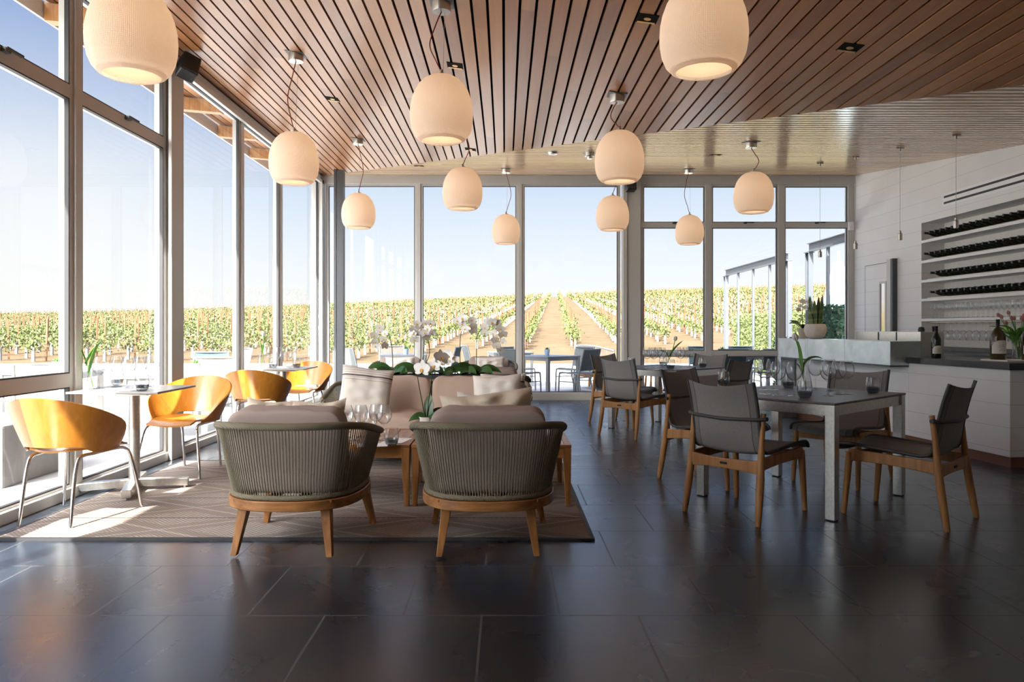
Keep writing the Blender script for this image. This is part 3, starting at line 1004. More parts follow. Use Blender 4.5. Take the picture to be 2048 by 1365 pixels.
def make_bottle(mat, r=.040, h=.31, label=True, foil=True, lab_h=.09):
    t = thing('wine_bottle', '', 'bottle')
    s = h / .31
    m = MB(); m.lathe([(.0, .0), (r * .93, .0), (r, .006), (r, .170 * s), (r * .93, .195 * s), (r * .55, .228 * s), (.0155, .250 * s), (.0140, .268 * s), (.0140, .296 * s), (.0155, .298 * s), (.0155, .309 * s), (.0, .31 * s)], 24); m.build('glass_body', mat, t, 50)
    if label:
        m = MB(); z0 = .045 * s
        def lf(u, v):
            a = R(-78) + R(156) * u; e = abs(2 * u - 1)
            top = lab_h * (1 - .42 * e ** 3.0)
            return ((r + .0012) * math.sin(a), -(r + .0012) * math.cos(a), z0 + top * v)
        m.sheet(lf, 17, 5, -.0008); lb = m.build('label', M['label'], t, 50)
        m = MB()
        for k, (hw, zz) in enumerate(((.36, .62), (.50, .50), (.30, .34), (.42, .22))):
            def tf(u, v, hw=hw, zz=zz):
                a = R(60) * hw * (2 * u - 1)
                return ((r + .0020) * math.sin(a), -(r + .0020) * math.cos(a), z0 + lab_h * zz + lab_h * .035 * v)
            m.sheet(tf, 7, 2, -.0004)
        m.build('label_print', M['alu'], lb)
    if foil:
        m = MB(); m.lathe([(.0146, .258 * s), (.0150, .26 * s), (.0150, .296 * s), (.0163, .298 * s), (.0163, .3095 * s), (.0, .3108 * s)], 20); m.build('foil_capsule', M['foil'], t, 50)
    return t

def make_out_chair(mat, frame):
    t = thing('terrace_chair', '', 'chair')
    for s in (-1, 1):
        m = MB(); m.tube(smoothpath([(s * .235, -.24, 0), (s * .235, -.16, .30), (s * .235, -.18, .42), (s * .235, -.275, .80)], 4), .0135, 8); m.build('leg', frame, t, 60)
        m = MB(); m.tube(smoothpath([(s * .235, .24, 0), (s * .235, .225, .35), (s * .235, .19, .405), (s * .235, .0, .400), (s * .235, -.165, .385)], 4), .0135, 8); m.build('leg', frame, t, 60)
        m = MB(); m.tube([(s * .235, .225, .26), (s * .235, -.16, .26)], .009, 6); m.build('stretcher', frame, t, 60)
    m = MB(); m.tube([(-.235, .20, .395), (.235, .20, .395)], .011, 6); m.tube([(-.235, -.272, .79), (.235, -.272, .79)], .011, 6); m.tube([(-.235, -.17, .33), (.235, -.17, .33)], .009, 6); m.build('cross_bar', frame, t, 60)
    m = MB(); m.sheet(lambda u, v: ((u - .5) * .44, .19 - .35 * v, .402 - .014 * math.sin(PI * u) * 1.0), 7, 6, .004); m.build('seat', mat, t, 60)
    m = MB(); m.sheet(lambda u, v: ((u - .5) * .44, -.185 - .085 * v - .016 * math.sin(PI * u), .445 + .335 * v), 7, 6, .004); m.build('backrest', mat, t, 60)
    return t
OUT_G = Kind(lambda: make_out_chair(M['sling_out'], M['alu']))
OUT_P = Kind(lambda: make_out_chair(M['sling_pale'], M['alu_light']))
OUT_T = Kind(lambda: make_out_chair(M['sling_teal'], M['alu']))

m_out_top = m_plain('terrace_table_top', (.30, .33, .37), .4, .2)
def make_out_table(w=.8):
    t = thing('terrace_table', '', 'table')
    m = MB(); m.box((0, 0, .655), (w, w, .02)); m.build('tabletop', m_out_top, t, None, .003)
    m = MB()
    for s in (-1, 1):
        m.box((0, s * (w / 2 - .03), .618), (w - .06, .02, .054)); m.box((s * (w / 2 - .03), 0, .618), (.02, w - .08, .054))
    m.build('apron', M['alu'], t)
    for sx in (-1, 1):
        for sy in (-1, 1):
            m = MB(); m.box((sx * (w / 2 - .035), sy * (w / 2 - .035), .322), (.055, .055, .645)); m.build('leg', M['alu_light'], t, None, .002)
    return t
OUT_TABLE = Kind(make_out_table)

def make_succulent(pot):
    t = thing('potted_succulent', '', 'plant')
    m = MB(); m.lathe([(.0, .0), (.036, .0), (.050, .10), (.050, .106), (.045, .106), (.042, .09), (.0, .088)], 18); m.build('pot', pot, t, 50)
    m = MB()
    for k in range(14):
        blade(m, (0, 0, .09), k * 2.4, .05 + .012 * (k % 3), .022, R(70 - 3 * k), R(20), n=5)
    m.build('leaves', M['leaf_bright'], t, 60)
    return t
SUCC_B = Kind(lambda: make_succulent(M['pot_blue']))
SUCC_W = Kind(lambda: make_succulent(M['white_paint']))
# ------------------------------------------------------------------ the room
XL, XR, YB, YF = -2.93, 5.47, -2.5, 11.80
def zA(x): return 3.52 - .131 * (x + 2.9)
def zB(y): return 2.128 + .118 * y
def yfold(x): return (zA(x) - 2.128) / .118
def xfold(y): return -2.9 + (3.52 - zB(y)) / .131

def struct(o):
    o['kind'] = 'structure'; return o

m = MB(); m.bx((XL - .1, YB - .2, -.06), (XR + .1, YF + .08, 0.0)); struct(m.build('floor', M['floor']))

def skew_board(m, quad, th, zf, mi=0):
    """quad of (x, y) corners, underside follows zf(x, y)"""
    a = [(x, y, zf(x, y)) for x, y in quad]; b = [(x, y, zf(x, y) + th) for x, y in quad]
    n = len(quad)
    fs = [tuple(range(n - 1, -1, -1)), tuple(n + i for i in range(n))]
    for i in range(n):
        j = (i + 1) % n
        fs.append((i, j, n + j, n + i))
    m.add(a + b, fs, mi)

m = MB(); x = -3.468
while x < XR:
    x1 = min(x + .084, XR)
    y0, y1 = min(yfold(x), YF + .3), min(yfold(x1), YF + .3)
    skew_board(m, [(x, YB), (x1, YB), (x1, y1), (x, y0)], .03, lambda X, Y: zA(X))
    x += .102
n0 = len(m.F)
q = [(-3.50, YB - .1), (XR + .4, YB - .1), (XR + .4, yfold(XR + .4)), (-2.9, YF), (-2.9, YF + .3), (-3.50, YF + .3)]
skew_board(m, q, .12, lambda X, Y: zA(X) + .065, 1)
struct(m.build('ceiling', [M['ceil_a'], M['ceil_void']]))
m = MB(); y = .0
y = yfold(XR) - .3
k0 = math.floor(y / .12)
y = k0 * .12
while y < YF:
    ya, yb = y, min(y + .088, YF)
    xa, xb = max(xfold(ya), -2.93), max(xfold(yb), -2.93)
    if xa < XR:
        skew_board(m, [(xa, ya), (XR, ya), (XR, yb), (xb, yb)], .03, lambda X, Y: zB(Y))
    y += .12
q = [(-2.9, YF + .0), (XR + .4, yfold(XR + .4)), (XR + .4, YF + .3), (-2.9, YF + .3)]
skew_board(m, q, .12, lambda X, Y: zB(Y) + .065, 1)
struct(m.build('ceiling', [M['ceil_b'], M['ceil_void']]))

# eave rafters outside the glass wall
for k, yy in enumerate((-1.1, .1, 1.2, 2.3, 3.4, 4.55, 5.68, 6.8, 7.95, 9.08, 10.2, 11.35)):
    m = MB(); m.add([(-3.0, yy - .05, 3.40), (-3.46, yy - .05, 3.44), (-3.46, yy - .05, 3.575), (-3.0, yy - .05, 3.515),
                     (-3.0, yy + .05, 3.40), (-3.46, yy + .05, 3.44), (-3.46, yy + .05, 3.575), (-3.0, yy + .05, 3.515)],
                    [(0, 1, 2, 3), (7, 6, 5, 4), (0, 4, 5, 1), (1, 5, 6, 2), (2, 6, 7, 3), (3, 7, 4, 0)])
    struct(m.build('trim_%d' % (k + 1), M['teak']))
m = MB(); m.beam((-3.48, YB, 3.52), (-3.48, YF + .3, 3.52), .02, .13); struct(m.build('trim_13', M['frame']))

def wframe(m, ax, pos, a0, a1, z0, z1, w, d, mi=0):
    """rectangular frame in the plane ax = pos"""
    def b(p, q, r, s):
        if ax == 'x':
            m.bx((pos - d / 2, p, r), (pos + d / 2, q, s), mi)
        else:
            m.bx((p, pos - d / 2, r), (q, pos + d / 2, s), mi)
    b(a0, a1, z0, z0 + w); b(a0, a1, z1 - w, z1); b(a0, a0 + w, z0 + w, z1 - w); b(a1 - w, a1, z0 + w, z1 - w)

def pane(par, ax, pos, a0, a1, z0, z1):
    m = MB()
    if ax == 'x':
        m.add([(pos, a0, z0), (pos, a1, z0), (pos, a1, z1), (pos, a0, z1)], [(0, 1, 2, 3)])
    else:
        m.add([(a0, pos, z0), (a1, pos, z0), (a1, pos, z1), (a0, pos, z1)], [(0, 1, 2, 3)])
    return m.build('pane', M['pane'], par)

def handle(par, loc, rz):
    m = MB(); m.box((0, 0, .012), (.05, .03, .024)); m.beam((0, .0, .03), (.13, -.015, .020), .018, .014)
    h = m.build('window_handle', M['steel_dark'], par); h.location = loc; h.rotation_euler = (0, 0, rz)

WN = [0]
def window(ax, pos, a0, a1, zs, sill, hand=None):
    """zs: heights of the bars between the lights from bottom to top"""
    WN[0] += 1
    m = MB()
    lights = list(zip(zs[:-1], zs[1:]))
    for i, (za, zb_) in enumerate(lights):
        wframe(m, ax, pos, a0, a1, za, zb_, .045, .075)
        wframe(m, ax, pos + (.02 if ax == 'x' else -.02), a0 + .045, a1 - .045, za + .045, zb_ - .045, .009, .03, 1)
    o = m.build('window_%d' % WN[0], [M['frame'], M['gasket']]); struct(o)
    for za, zb_ in lights:
        pane(o, ax, pos, a0 + .045, a1 - .045, za + .045, zb_ - .045)
    if hand:
        for (h, zz) in hand:
            if ax == 'x':
                handle(o, (pos + .055, h, zz), R(90))
            else:
                handle(o, (h, pos - .055, zz), 0)
    return o

XW = -2.93
mull = [.6, 2.1, 3.62, 5.06, 6.49, 8.24, 9.67, 11.68]
for i in range(len(mull) - 1):
    a, b = mull[i] + .03, mull[i + 1] - .03
    if mull[i + 1] <= 6.5:
        zs = [.04, .78, 2.70, 3.44] if mull[i + 1] <= 5.07 else [.04, 2.70, 3.44]
        if mull[i + 1] > 6.4: b -= .06
        window('x', XW, a, b, zs, .04, [((a + b) / 2 - .02, 2.715)] if mull[i + 1] > 4.9 else None)
    else:
        if mull[i] < 6.6: a += .07
        window('x', XW, a, b, [.04, 3.44], .04)
TN = [13]
def trim(m, mat, **kw):
    TN[0] += 1
    return struct(m.build('trim_%d' % TN[0], mat, None, None, kw.get('bevel', .004)))
# mullions and columns of the glass wall
for yy in mull:
    m = MB()
    if abs(yy - 6.49) < .01:
        m.bx((-2.98, 6.37, .0), (-2.95, 6.61, 3.50)); m.bx((-2.86, 6.37, .0), (-2.83, 6.61, 3.47)); m.bx((-2.95, 6.47, 0), (-2.86, 6.51, 3.48))
    elif yy > 11:
        m.bx((-3.0, 11.62, 0), (-2.83, 11.86, 3.46))
    else:
        m.bx((-2.975, yy - .035, 0), (-2.875, yy + .035, 3.47))
    trim(m, M['frame'])
m = MB(); m.bx((-3.0, YB, 3.43), (-2.85, YF, 3.50)); m.bx((-2.87, YB, 3.375), (-2.83, YF, 3.43)); trim(m, M['frame'])       # head
m = MB(); m.bx((-2.99, .57, 0), (-2.86, YF - .1, .07)); trim(m, M['frame'])       # sill
# front glass wall
xs = [-2.83, -1.353, .236, 1.83]
for i in range(3):
    window('y', YF, xs[i] + .02, xs[i + 1] - .02, [.075, 3.40], .1)
xr = [2.11, 3.19, 4.33, 5.43]
for i in range(3):
    window('y', YF, xr[i] + .02, xr[i + 1] - .02, [.06, .73, 2.745, 3.39], .1, [((xr[i] + xr[i + 1]) / 2, 2.76)])
for xm, w in ((-1.353, .06), (.236, .06), (3.19, .10), (4.33, .10), (5.42, .10)):
    m = MB(); m.bx((xm - w / 2, YF - .06, .0), (xm + w / 2, YF + .06, 3.42)); trim(m, M['frame'])
m = MB(); m.bx((1.84, YF - .14, 0), (1.90, YF + .08, 3.42)); m.bx((1.90, YF - .11, 0), (2.11, YF + .08, 3.42)); trim(m, M['frame'])
m = MB(); m.bx((-2.9, YF - .08, 3.385), (XR, YF + .12, 3.53)); trim(m, M['frame'])
m = MB(); m.bx((-2.85, YF - .09, 0), (1.9, YF + .08, .115)); m.bx((2.1, YF - .06, 0), (XR, YF + .06, .10)); trim(m, M['frame'])
m = MB(); m.bx((2.1, YF - .055, .70), (4.42, YF - .01, .775)); m.bx((2.1, YF - .05, 2.70), (XR, YF + .0, 2.79)); trim(m, M['frame'])
# freestanding dark steel post near the corner
m = MB(); w, yy, xc = .135, 11.1, -2.45
m.bx((xc - w / 2, yy - .07, 0), (xc - w / 2 + .035, yy + .07, zA(xc) + .01)); m.bx((xc - w / 2 + .035, yy - .05, 0), (xc - w / 2 + .045, yy + .07, zA(xc)), 1)
m.bx((xc - w / 2 + .045, yy - .07, 0), (xc + w / 2, yy + .07, zA(xc) - .005)); TN[0] += 1
struct(m.build('trim_%d' % TN[0], [M['steel_dark'], M['frame']]))

# right wall with the wine niche
NY0, NY1, NZ0, NZ1, ND = 5.6, 9.85, .80, 2.504, .30
m = MB()
m.bx((XR, NY1, 0), (XR + .45, YF + .1, 3.7)); m.bx((XR, YB, NZ1), (XR + .45, NY1, 3.7)); m.bx((XR, YB, 0), (XR + .45, NY1, NZ0)); m.bx((XR, YB, NZ0), (XR + .45, NY0, NZ1))
m.bx((XR + ND, NY0, NZ0), (XR + .45, NY1, NZ1), 1)
struct(m.build('wall_right', [M['shiplap'], M['plaster']]))
m = MB(); m.bx((XL - .2, YB - .05, 0), (XL - .0, .57, 3.5)); struct(m.build('added_wall_left', M['plaster']))  # unseen solid stretch added to keep daylight off the right ceiling
# the wall behind the viewpoint
m = MB(); m.bx((XL - .2, YB - .25, 0), (XR + .45, YB - .05, 4.2)); struct(m.build('wall_rear', M['plaster']))

SHZ = [2.24, 1.975, 1.72, 1.475, 1.215]
ORD = ['topmost', 'second from the top', 'third from the top', 'fourth from the top', 'lowest']
for k, z in enumerate(SHZ):
    m = MB(); m.bx((XR - .004, NY0, z - .0), (XR + ND, NY1, z + .035))
    o = m.build('wall_shelf', M['white_paint'], None, None, .002)
    tag(o, ['white niche shelf, topmost, under the top row of bottles', 'white niche shelf under the second row of bottles', 'white niche shelf under the third row of bottles',
            'white niche shelf under the lowest row of bottles', 'white niche shelf with upright glasses on it and glasses hanging below'][k], 'shelf', 'shelves of the wine niche')
# bottles lie with their necks out over the shelf edge
def niche_bottle():
    t = make_bottle(M['bottle_dark'], .040, .31, False, True)
    return t
NB = Kind(niche_bottle)
rows_ = ['top', 'second', 'third', 'lowest']
for k in range(4):
    yy = 9.66 if k < 2 else 9.52
    i = 0
    while yy > 7.55:
        o = NB.at((XR + .235, yy, SHZ[k] + .035 + .052 + .008), 0, 'dark wine bottle lying neck out on the %s bottle row of the wall niche' % rows_[k], 'bottles lying on the %s shelf row' % rows_[k])
        o.rotation_euler = (0, R(-90 + 3), 0)
        yy -= .118; i += 1
    m = MB()
    for q in range(2):
        m.beam((XR + .05 + q * .14, NY0, SHZ[k] + .043), (XR + .05 + q * .14, NY1 - .06, SHZ[k] + .043), .012, .016)
    o = m.build('bottle_rack', M['steel_wire']); tag(o, 'steel rail rack under the %s row of wine bottles in the niche' % rows_[k], 'rack')
# glasses of the niche
SG = one_mesh(make_wine_small, 'shelf_wine_glass', M['glass'], 'wine glass')
for r in range(2):
    yy = 9.72 - r * .04
    while yy > 7.6:
        SG.at((XR + .075 + r * .11, yy, SHZ[4] + .036), 0, 'clear stemmed glass standing upright on the lowest niche shelf', 'upright glasses on the lowest niche shelf')
        yy -= .092
HG = one_mesh(lambda: make_wine(1.0, 14), 'hanging_wine_glass', M['glass'], 'wine glass')
yy = 9.62
while yy > 7.6:
    o = HG.at((XR + .10, yy, SHZ[4] - .016), 0, 'large wine glass hanging upside down under the lowest niche shelf', 'glasses hanging under the niche shelf'); o.rotation_euler = (PI, 0, 0)
    yy -= .125
m = MB()
for q in range(3):
    m.beam((XR + .07 + q * .06, NY0, SHZ[4] - .012), (XR + .07 + q * .06, NY1, SHZ[4] - .012), .006, .012)
tag(m.build('glass_rack', M['steel_wire']), 'thin steel rails holding the upside down glasses under the niche shelf', 'rack')

# linear air grille over the niche
t = thing('air_grille', 'white linear slot air grille in the white wall above the wine niche', 'vent', (XR, 0, 0))
m = MB(); m.bx((-.010, 6.6, 2.635), (-.0005, 9.36, 2.80)); m.build('grille_frame', M['white_paint'], t, None, .002)
for za_ in (2.668, 2.742):
    m = MB(); m.bx((-.012, 6.63, za_), (-.004, 9.33, za_ + .026)); m.build('dark_slot', M['black'], t)
# door in the right wall
m = MB(); m.bx((XR - .012, 10.61, .02), (XR + .0, 11.36, 2.06)); d = m.build('door_1', M['shiplap'], None); struct(d)
m = MB(); wframe(m, 'x', XR - .018, 10.72, 10.92, .55, 1.80, .03, .02); m.build('door_window_frame', M['frame'], d)
m = MB(); m.bx((XR - .016, 10.75, .58), (XR - .013, 10.89, 1.77)); m.build('door_window', M['chrome'], d)
m = MB(); m.bx((XR - .055, 10.955, 1.02), (XR - .04, 11.06, 1.035)); m.build('door_handle', M['brass'], d)
m = MB(); m.bx((XR - .075, 10.50, 0), (XR, 10.61, 2.10)); trim(m, M['frame'])
m = MB(); m.bx((XR - .070, 10.455, 0), (XR, 10.50, 2.10)); trim(m, M['steel_dark'])
m = MB(); m.bx((XR - .006, 11.35, 0), (XR, 11.385, 2.07)); m.bx((XR - .006, 10.61, 2.06), (XR, 11.372, 2.07)); trim(m, M['steel_dark'], bevel=0)
# small sensor box in the corner
m = MB(); m.box((5.39, 11.68, 2.72), (.08, .05, .13)); o = m.build('sensor_box', M['white_paint'], None, None, .01); tag(o, 'small pale sensor box at the top of the window beside the white wall', 'sensor')
# switch plates on the corner post
for k, (zz, hh) in enumerate(((1.31, .05), (1.13, .07), (1.04, .06))):
    t = thing('switch_plate', ['small square switch plate on the corner post, topmost of three', 'switch plate on the corner post, middle of three', 'dark switch plate on the corner post, lowest of three'][k], 'switch', (-2.915, 11.615, zz), 0)
    m = MB(); m.box((0, 0, 0), (.055, .012, hh)); m.build('plate', M['frame'] if k < 2 else M['satin'], t, None, .002)
    m = MB(); m.box((.0, -.008, 0), (.028, .006, hh * .5)); m.build('rocker', M['alu'], t, None, .001)

# loudspeakers
def speaker():
    t = thing('loudspeaker', '', 'speaker')
    m = MB(); m.box((0, 0, 0), (.15, .13, .20)); m.build('cabinet', M['black'], t, None, .012)
    m = MB(); m.box((0, -.068, 0), (.13, .006, .18)); m.build('grille', M['gasket'], t, None, .003)
    m = MB(); m.beam((0, .06, .05), (-.02, .12, .09), .05, .03); m.build('bracket', M['black'], t, None, .003)
    return t
SPK = Kind(speaker)
o = SPK.at((-2.71, 6.42, 3.36), R(-48), 'black loudspeaker on a bracket at the top of the white column by the glass wall'); o.rotation_euler = (R(-22), R(18), R(40))
o = SPK.at((1.93, 11.52, 3.33), R(10), 'black loudspeaker high on the column between the back windows'); o.rotation_euler = (R(-12), 0, R(8))

# ------------------------------------------------------------------ ceiling fittings
def downlight(x, y, zf, tilt, label):
    t = thing('recessed_downlight', label, 'light', (x, y, zf), 0, 'square recessed downlights')
    t.rotation_euler = tilt
    m = MB(); m.box((0, 0, .002), (.125, .125, .010)); m.build('dark_recess_plate', M['ceil_void'], t)  # flat dark plate standing in for the shade inside the opening
    m = MB(); m.box((0, .05, -.0045), (.11, .022, .003)); m.lathe([(.0, -.005), (.022, -.005), (.022, -.002)], 14); m.build('brass_reflector', M['brass'], t)
TA = (0, math.atan(.131), 0); TB = (math.atan(.118), 0, 0)
def on_A(px, py):
    dx, dz = (px - 1010) / FPX, (657 - py) / FPX      # z = H + dz*Y = 3.52-.131*(dx*Y+2.9)
    Y = (3.52 - .131 * 2.9 - H) / (dz + .131 * dx)
    return dx * Y, Y
def on_B(px, py):
    dx, dz = (px - 1010) / FPX, (657 - py) / FPX
    Y = (2.128 - H) / (dz - .118)
    return dx * Y, Y
for (px, py, lb) in ((1295, 37, 'square recessed downlight beside the large lamp at the top of the picture'), (1700, 95, 'square recessed downlight with copper edge in the dark cedar ceiling at right'),
                     (910, 131, 'square recessed downlight above the big round lamp over the sofa'), (665, 198, 'square recessed downlight between the two lamps near the glass wall'),
                     (941, 299, 'square recessed downlight beside the fold of the ceiling')):
    x, y = on_A(px, py); downlight(x, y, zA(x), TA, lb)
for (px, py, lb) in ((1431, 310, 'narrow recessed downlight in the pale back ceiling above the right windows'), (838, 332, 'narrow recessed downlight in the pale back ceiling near the fold')):
    x, y = on_B(px, py); downlight(x, y, zB(y), TB, lb)
x, y = on_B(1179, 306)
t = thing('smoke_detector', 'grey smoke detector on the back ceiling behind the round lamp', 'smoke detector', (x, y, zB(y)))
m = MB(); m.lathe([(.0, -.004), (.075, -.004), (.075, .006), (.0, .006)], 20); m.build('base', M['steel_dark'], t, 40)
m = MB(); m.lathe([(.0, -.07), (.03, -.07), (.035, -.045), (.055, -.04), (.06, -.004)], 20); m.build('housing', M['satin'], t, 40)
x, y = on_B(1106, 305)
m = MB(); m.lathe([(.0, -.03), (.05, -.022), (.062, .004)], 20); o = m.build('ceiling_sensor', M['satin'], None, 50, loc=(x, y, zB(y))); tag(o, 'flat round sensor disc on the back ceiling left of the smoke detector', 'sensor')

SH = [(.0, .0)]
shade_prof = [(.126, .0), (.148, .010), (.172, .036), (.190, .078), (.1985, .128), (.2005, .170), (.197, .220), (.187, .268), (.170, .315), (.146, .355), (.115, .387), (.080, .407), (.045, .416), (.030, .417)]
LAMPS = [  # px centre, bottom y, width, canopy pixel and plane, label
    (264, 134, 190, None, 'A', 'large cream globe pendant lamp cut by the picture edge, in front of the glass wall'),
    (1407, 125, 177, None, 'A', 'large cream globe pendant lamp cut by the picture edge, under the dark ceiling'),
    (883, 275, 126, (883, 0), 'A', 'big cream globe pendant lamp in the middle, over the lounge armchairs'),
    (588, 362, 100, (592, 98), 'A', 'cream globe pendant lamp hanging in front of the glass wall corner'),
    (717, 455, 69, (716, 270), 'A', 'small cream globe pendant lamp beside the dark steel post'),
    (925, 416, 82, None, 'A', 'cream globe pendant lamp below the big middle lamp'),
    (1012, 487, 57, (1012, 332), 'B', 'smallest cream globe pendant lamp in front of the window bar by the vineyard track'),
    (1239, 360, 99, (1234, 178), 'A', 'cream globe pendant lamp in front of the broad window column'),
    (1225, 459, 67, None, 'B', 'small cream globe pendant lamp directly below another lamp at the column'),
    (1379, 488, 57, (1377, 335), 'B', 'small cream globe pendant lamp in front of the upper right window row'),
    (1507, 423, 79, (1502, 280), 'B', 'cream globe pendant lamp nearest the bar')]
def make_lamp():
    t = thing('pendant_lamp', '', 'pendant lamp')
    m = MB(); m.lathe(shade_prof, 48); m.build('lamp_shade', M['shade'], t, 180)
    m = MB(); m.lathe([(.0, .022), (.138, .022), (.142, .026)], 32); m.build('diffuser', M['diffuser'], t, 60)
    m = MB(); m.lathe([(.032, .412), (.032, .425), (.010, .430), (.008, .455)], 16); m.build('shade_cap', M['satin'], t, 50)
    return t
lamp_proto = make_lamp()
lamp_parts = list(lamp_proto.children)
for i, (px, yb, w, can, pl, lb) in enumerate(LAMPS):
    z0 = 2.31; Y = FPX * (z0 - H) / (657 - yb) + (.126 if yb < 200 else .10); X = (px - 1010) / FPX * Y
    if i == 0:
        o = place(lamp_proto, (X, Y, z0), 0, lb, 'cream globe pendants')
    else:
        o = thing('pendant_lamp', lb, 'pendant lamp', (X, Y, z0), 0, 'cream globe pendants')
        for c in lamp_parts:
            c2 = c.copy(); COL.objects.link(c2); c2.parent = o
    zc = (zA(X) if (pl == 'A' or Y < yfold(X)) else zB(Y))
    if can:
        cx = (can[0] - px) / FPX * Y
    else:
        cx = 0
    hz = zc - z0
    m = MB(); m.lathe([(.0, hz - .062), (.058, hz - .062), (.060, hz - .058), (.060, hz + .004)], 24, c=(cx, 0, 0)); m.build('canopy', M['satin'], o, 40)
    m = MB(); sl = TA if pl == 'A' else TB
    m.box((cx, 0, hz - .002), (.15, .15, .006), tilt=Matrix.Rotation(sl[1], 3, 'Y') @ Matrix.Rotation(sl[0], 3, 'X')); m.build('ceiling_plate', M['steel_dark'], o)
    r = random.Random(i); sw = (-1 if i in (2, 3, 9, 7) else 1) * (.055 + .02 * r.random())
    m = MB(); m.tube(smoothpath([(cx, .0, hz - .06), (cx + sw * .45, 0, hz - .06 - (hz - .5) * .2), (cx * .5 + sw, 0, .43 + (hz - .5) * .48), (sw * .45, 0, .43 + (hz - .5) * .2), (0, 0, .44)], 8), .0042, 6); m.build('cord', M['red_cord'], o, 80)
    m = MB(); m.tube([(cx + .02, 0, hz - .06), (.01, 0, .43)], .0012, 4); m.build('wire', M['steel_wire'], o)
    ld = bpy.data.lights.new('lamp_bulb', 'POINT'); ld.energy = .6; ld.color = (1.0, .83, .66); ld.shadow_soft_size = .05
    lo = bpy.data.objects.new('lamp_bulb', ld); COL.objects.link(lo); lo.parent = o; lo.location = (0, 0, .20)

# slim bar pendants
def make_barp(drop):
    t = thing('bar_pendant', '', 'pendant lamp')
    m = MB(); m.lathe([(.0, .0), (.019, .001), (.019, .006), (.0235, .004), (.0235, .070), (.013, .078), (.013, .098), (.006, .105)], 20); m.build('metal_socket', M['satin'], t, 40)
    m = MB(); m.tube([(0, 0, .1), (0, 0, drop)], .0022, 5); m.build('cord', M['steel_wire'], t)
    m = MB(); m.lathe([(.012, drop - .05), (.012, drop), ], 10, closed=True); m.box((0, 0, drop - .012), (.085, .016, .016)); m.build('ceiling_hook', M['satin'], t, 40)
    return t
for (px, py, yb, lb) in ((1640, 325, 515, 'slim metal bar pendant hanging in front of the window by the potted plants'), (1711, 312, 499, 'slim metal bar pendant hanging beside the window edge of the white wall'),
                         (1800, 294, 481, 'slim metal bar pendant in front of the white boarded wall above the door'), (1912, 268, 457, 'slim metal bar pendant in front of the wine bottle niche')):
    x, y = on_B(px, py); zb_ = H + (657 - yb) / FPX * y
    o = make_barp(zB(y) - zb_); place(o, (x, y, zb_), 0, lb, 'slim metal bar pendants')
    ld = bpy.data.lights.new('bar_bulb', 'SPOT'); ld.energy = 4; ld.color = (1, .75, .45); ld.spot_size = R(110); ld.shadow_soft_size = .015
    lo = bpy.data.objects.new('bar_bulb', ld); COL.objects.link(lo); lo.parent = o; lo.location = (0, 0, -.005)

# ------------------------------------------------------------------ the bar
Q = Vector((4.06, 6.03, 0)); U = Vector((-.119, .9929, 0)); Vv = Vector((.9929, .119, 0))
AB = math.atan2(-U.x, U.y)
def bp(s, t, z=0): return Q + U * s + Vv * t + Vector((0, 0, z))
def bbox(m, s0, s1, t0, t1, z0, z1, mi=0):
    m.box(bp((s0 + s1) / 2, (t0 + t1) / 2, (z0 + z1) / 2), (t1 - t0, s1 - s0, z1 - z0), AB, mi)
t = thing('bar_counter', 'white boarded bar counter with black stone top and brown kick strip', 'counter', tuple(bp(0, 0)), AB)
def local(m):      # world coordinates to the counter's own
    mt = Matrix.Rotation(-AB, 3, 'Z'); m.V = [tuple(mt @ (Vector(v) - Q)) for v in m.V]; return m
m = MB(); bbox(m, 0, 1.245, 0, .62, .085, .79); bbox(m, 1.245, 3.40, 0, .132, .085, .748); bbox(m, 1.245, 3.40, .132, .62, .085, .79); local(m).build('body', M['bar_boards'], t, None, .003)
m = MB(); bbox(m, .015, 3.39, .02, .61, 0, .084); local(m).build('kick_strip', M['kick'], t)
m = MB(); bbox(m, -.03, 1.245, -.03, .66, .79, .845); bbox(m, 1.245, 3.40, .133, .66, .79, .845); local(m).build('stone_top', M['stone_top'], t, None, .003)
t = thing('zinc_bar', 'raised zinc clad bar ledge wrapped over the white counter', 'counter', tuple(bp(0, 0)), AB)
m = MB()
e = [1.25, 2.02, 2.78, 3.50]
for a, b in zip(e[:-1], e[1:]):
    bbox(m, a + (.0015 if a > 1.3 else 0), b, -.19, .13, .765, 1.0)
bbox(m, 3.43, 3.50, -.19, .13, 0, .765)
local(m).build('zinc_cladding', M['zinc'], t, None, .003)
m = MB(); bbox(m, 1.26, 3.43, -.185, -.02, .750, .765); local(m).build('painted_shadow_strip', M['steel_dark'], t)  # solid dark strip standing in for the shadow line under the zinc
t = thing('steel_trough', 'long brushed steel trough standing behind the zinc ledge', 'trough', tuple(bp(0, 0)), AB)
m = MB()
bbox(m, 1.35, 2.45, .20, .215, .845, 1.09); bbox(m, 1.35, 2.45, .435, .45, .845, 1.09); bbox(m, 1.35, 1.365, .215, .435, .845, 1.09); bbox(m, 2.435, 2.45, .215, .435, .845, 1.09); bbox(m, 1.365, 2.435, .215, .435, .845, .9)
local(m).build('steel_body', M['metal'], t, None, .002)
m = MB(); bbox(m, 2.02, 2.035, .195, .2, .86, 1.085); bbox(m, 1.72, 1.73, .195, .2, .86, 1.085); local(m).build('seam', M['steel_dark'], t)
t = thing('back_counter', 'low back counter with dark stone top along the white wall under the niche', 'counter', (0, 0, 0))
m = MB(); m.bx((4.98, 5.6, 0), (XR - .006, 9.84, .80)); m.build('body', M['white_paint'], t)
m = MB(); m.bx((4.95, 5.58, .80), (XR - .006, 9.84, .845)); m.bx((5.44, 5.58, .845), (XR - .006, 9.84, .90)); m.build('stone_top', M['stone_top'], t, None, .003)

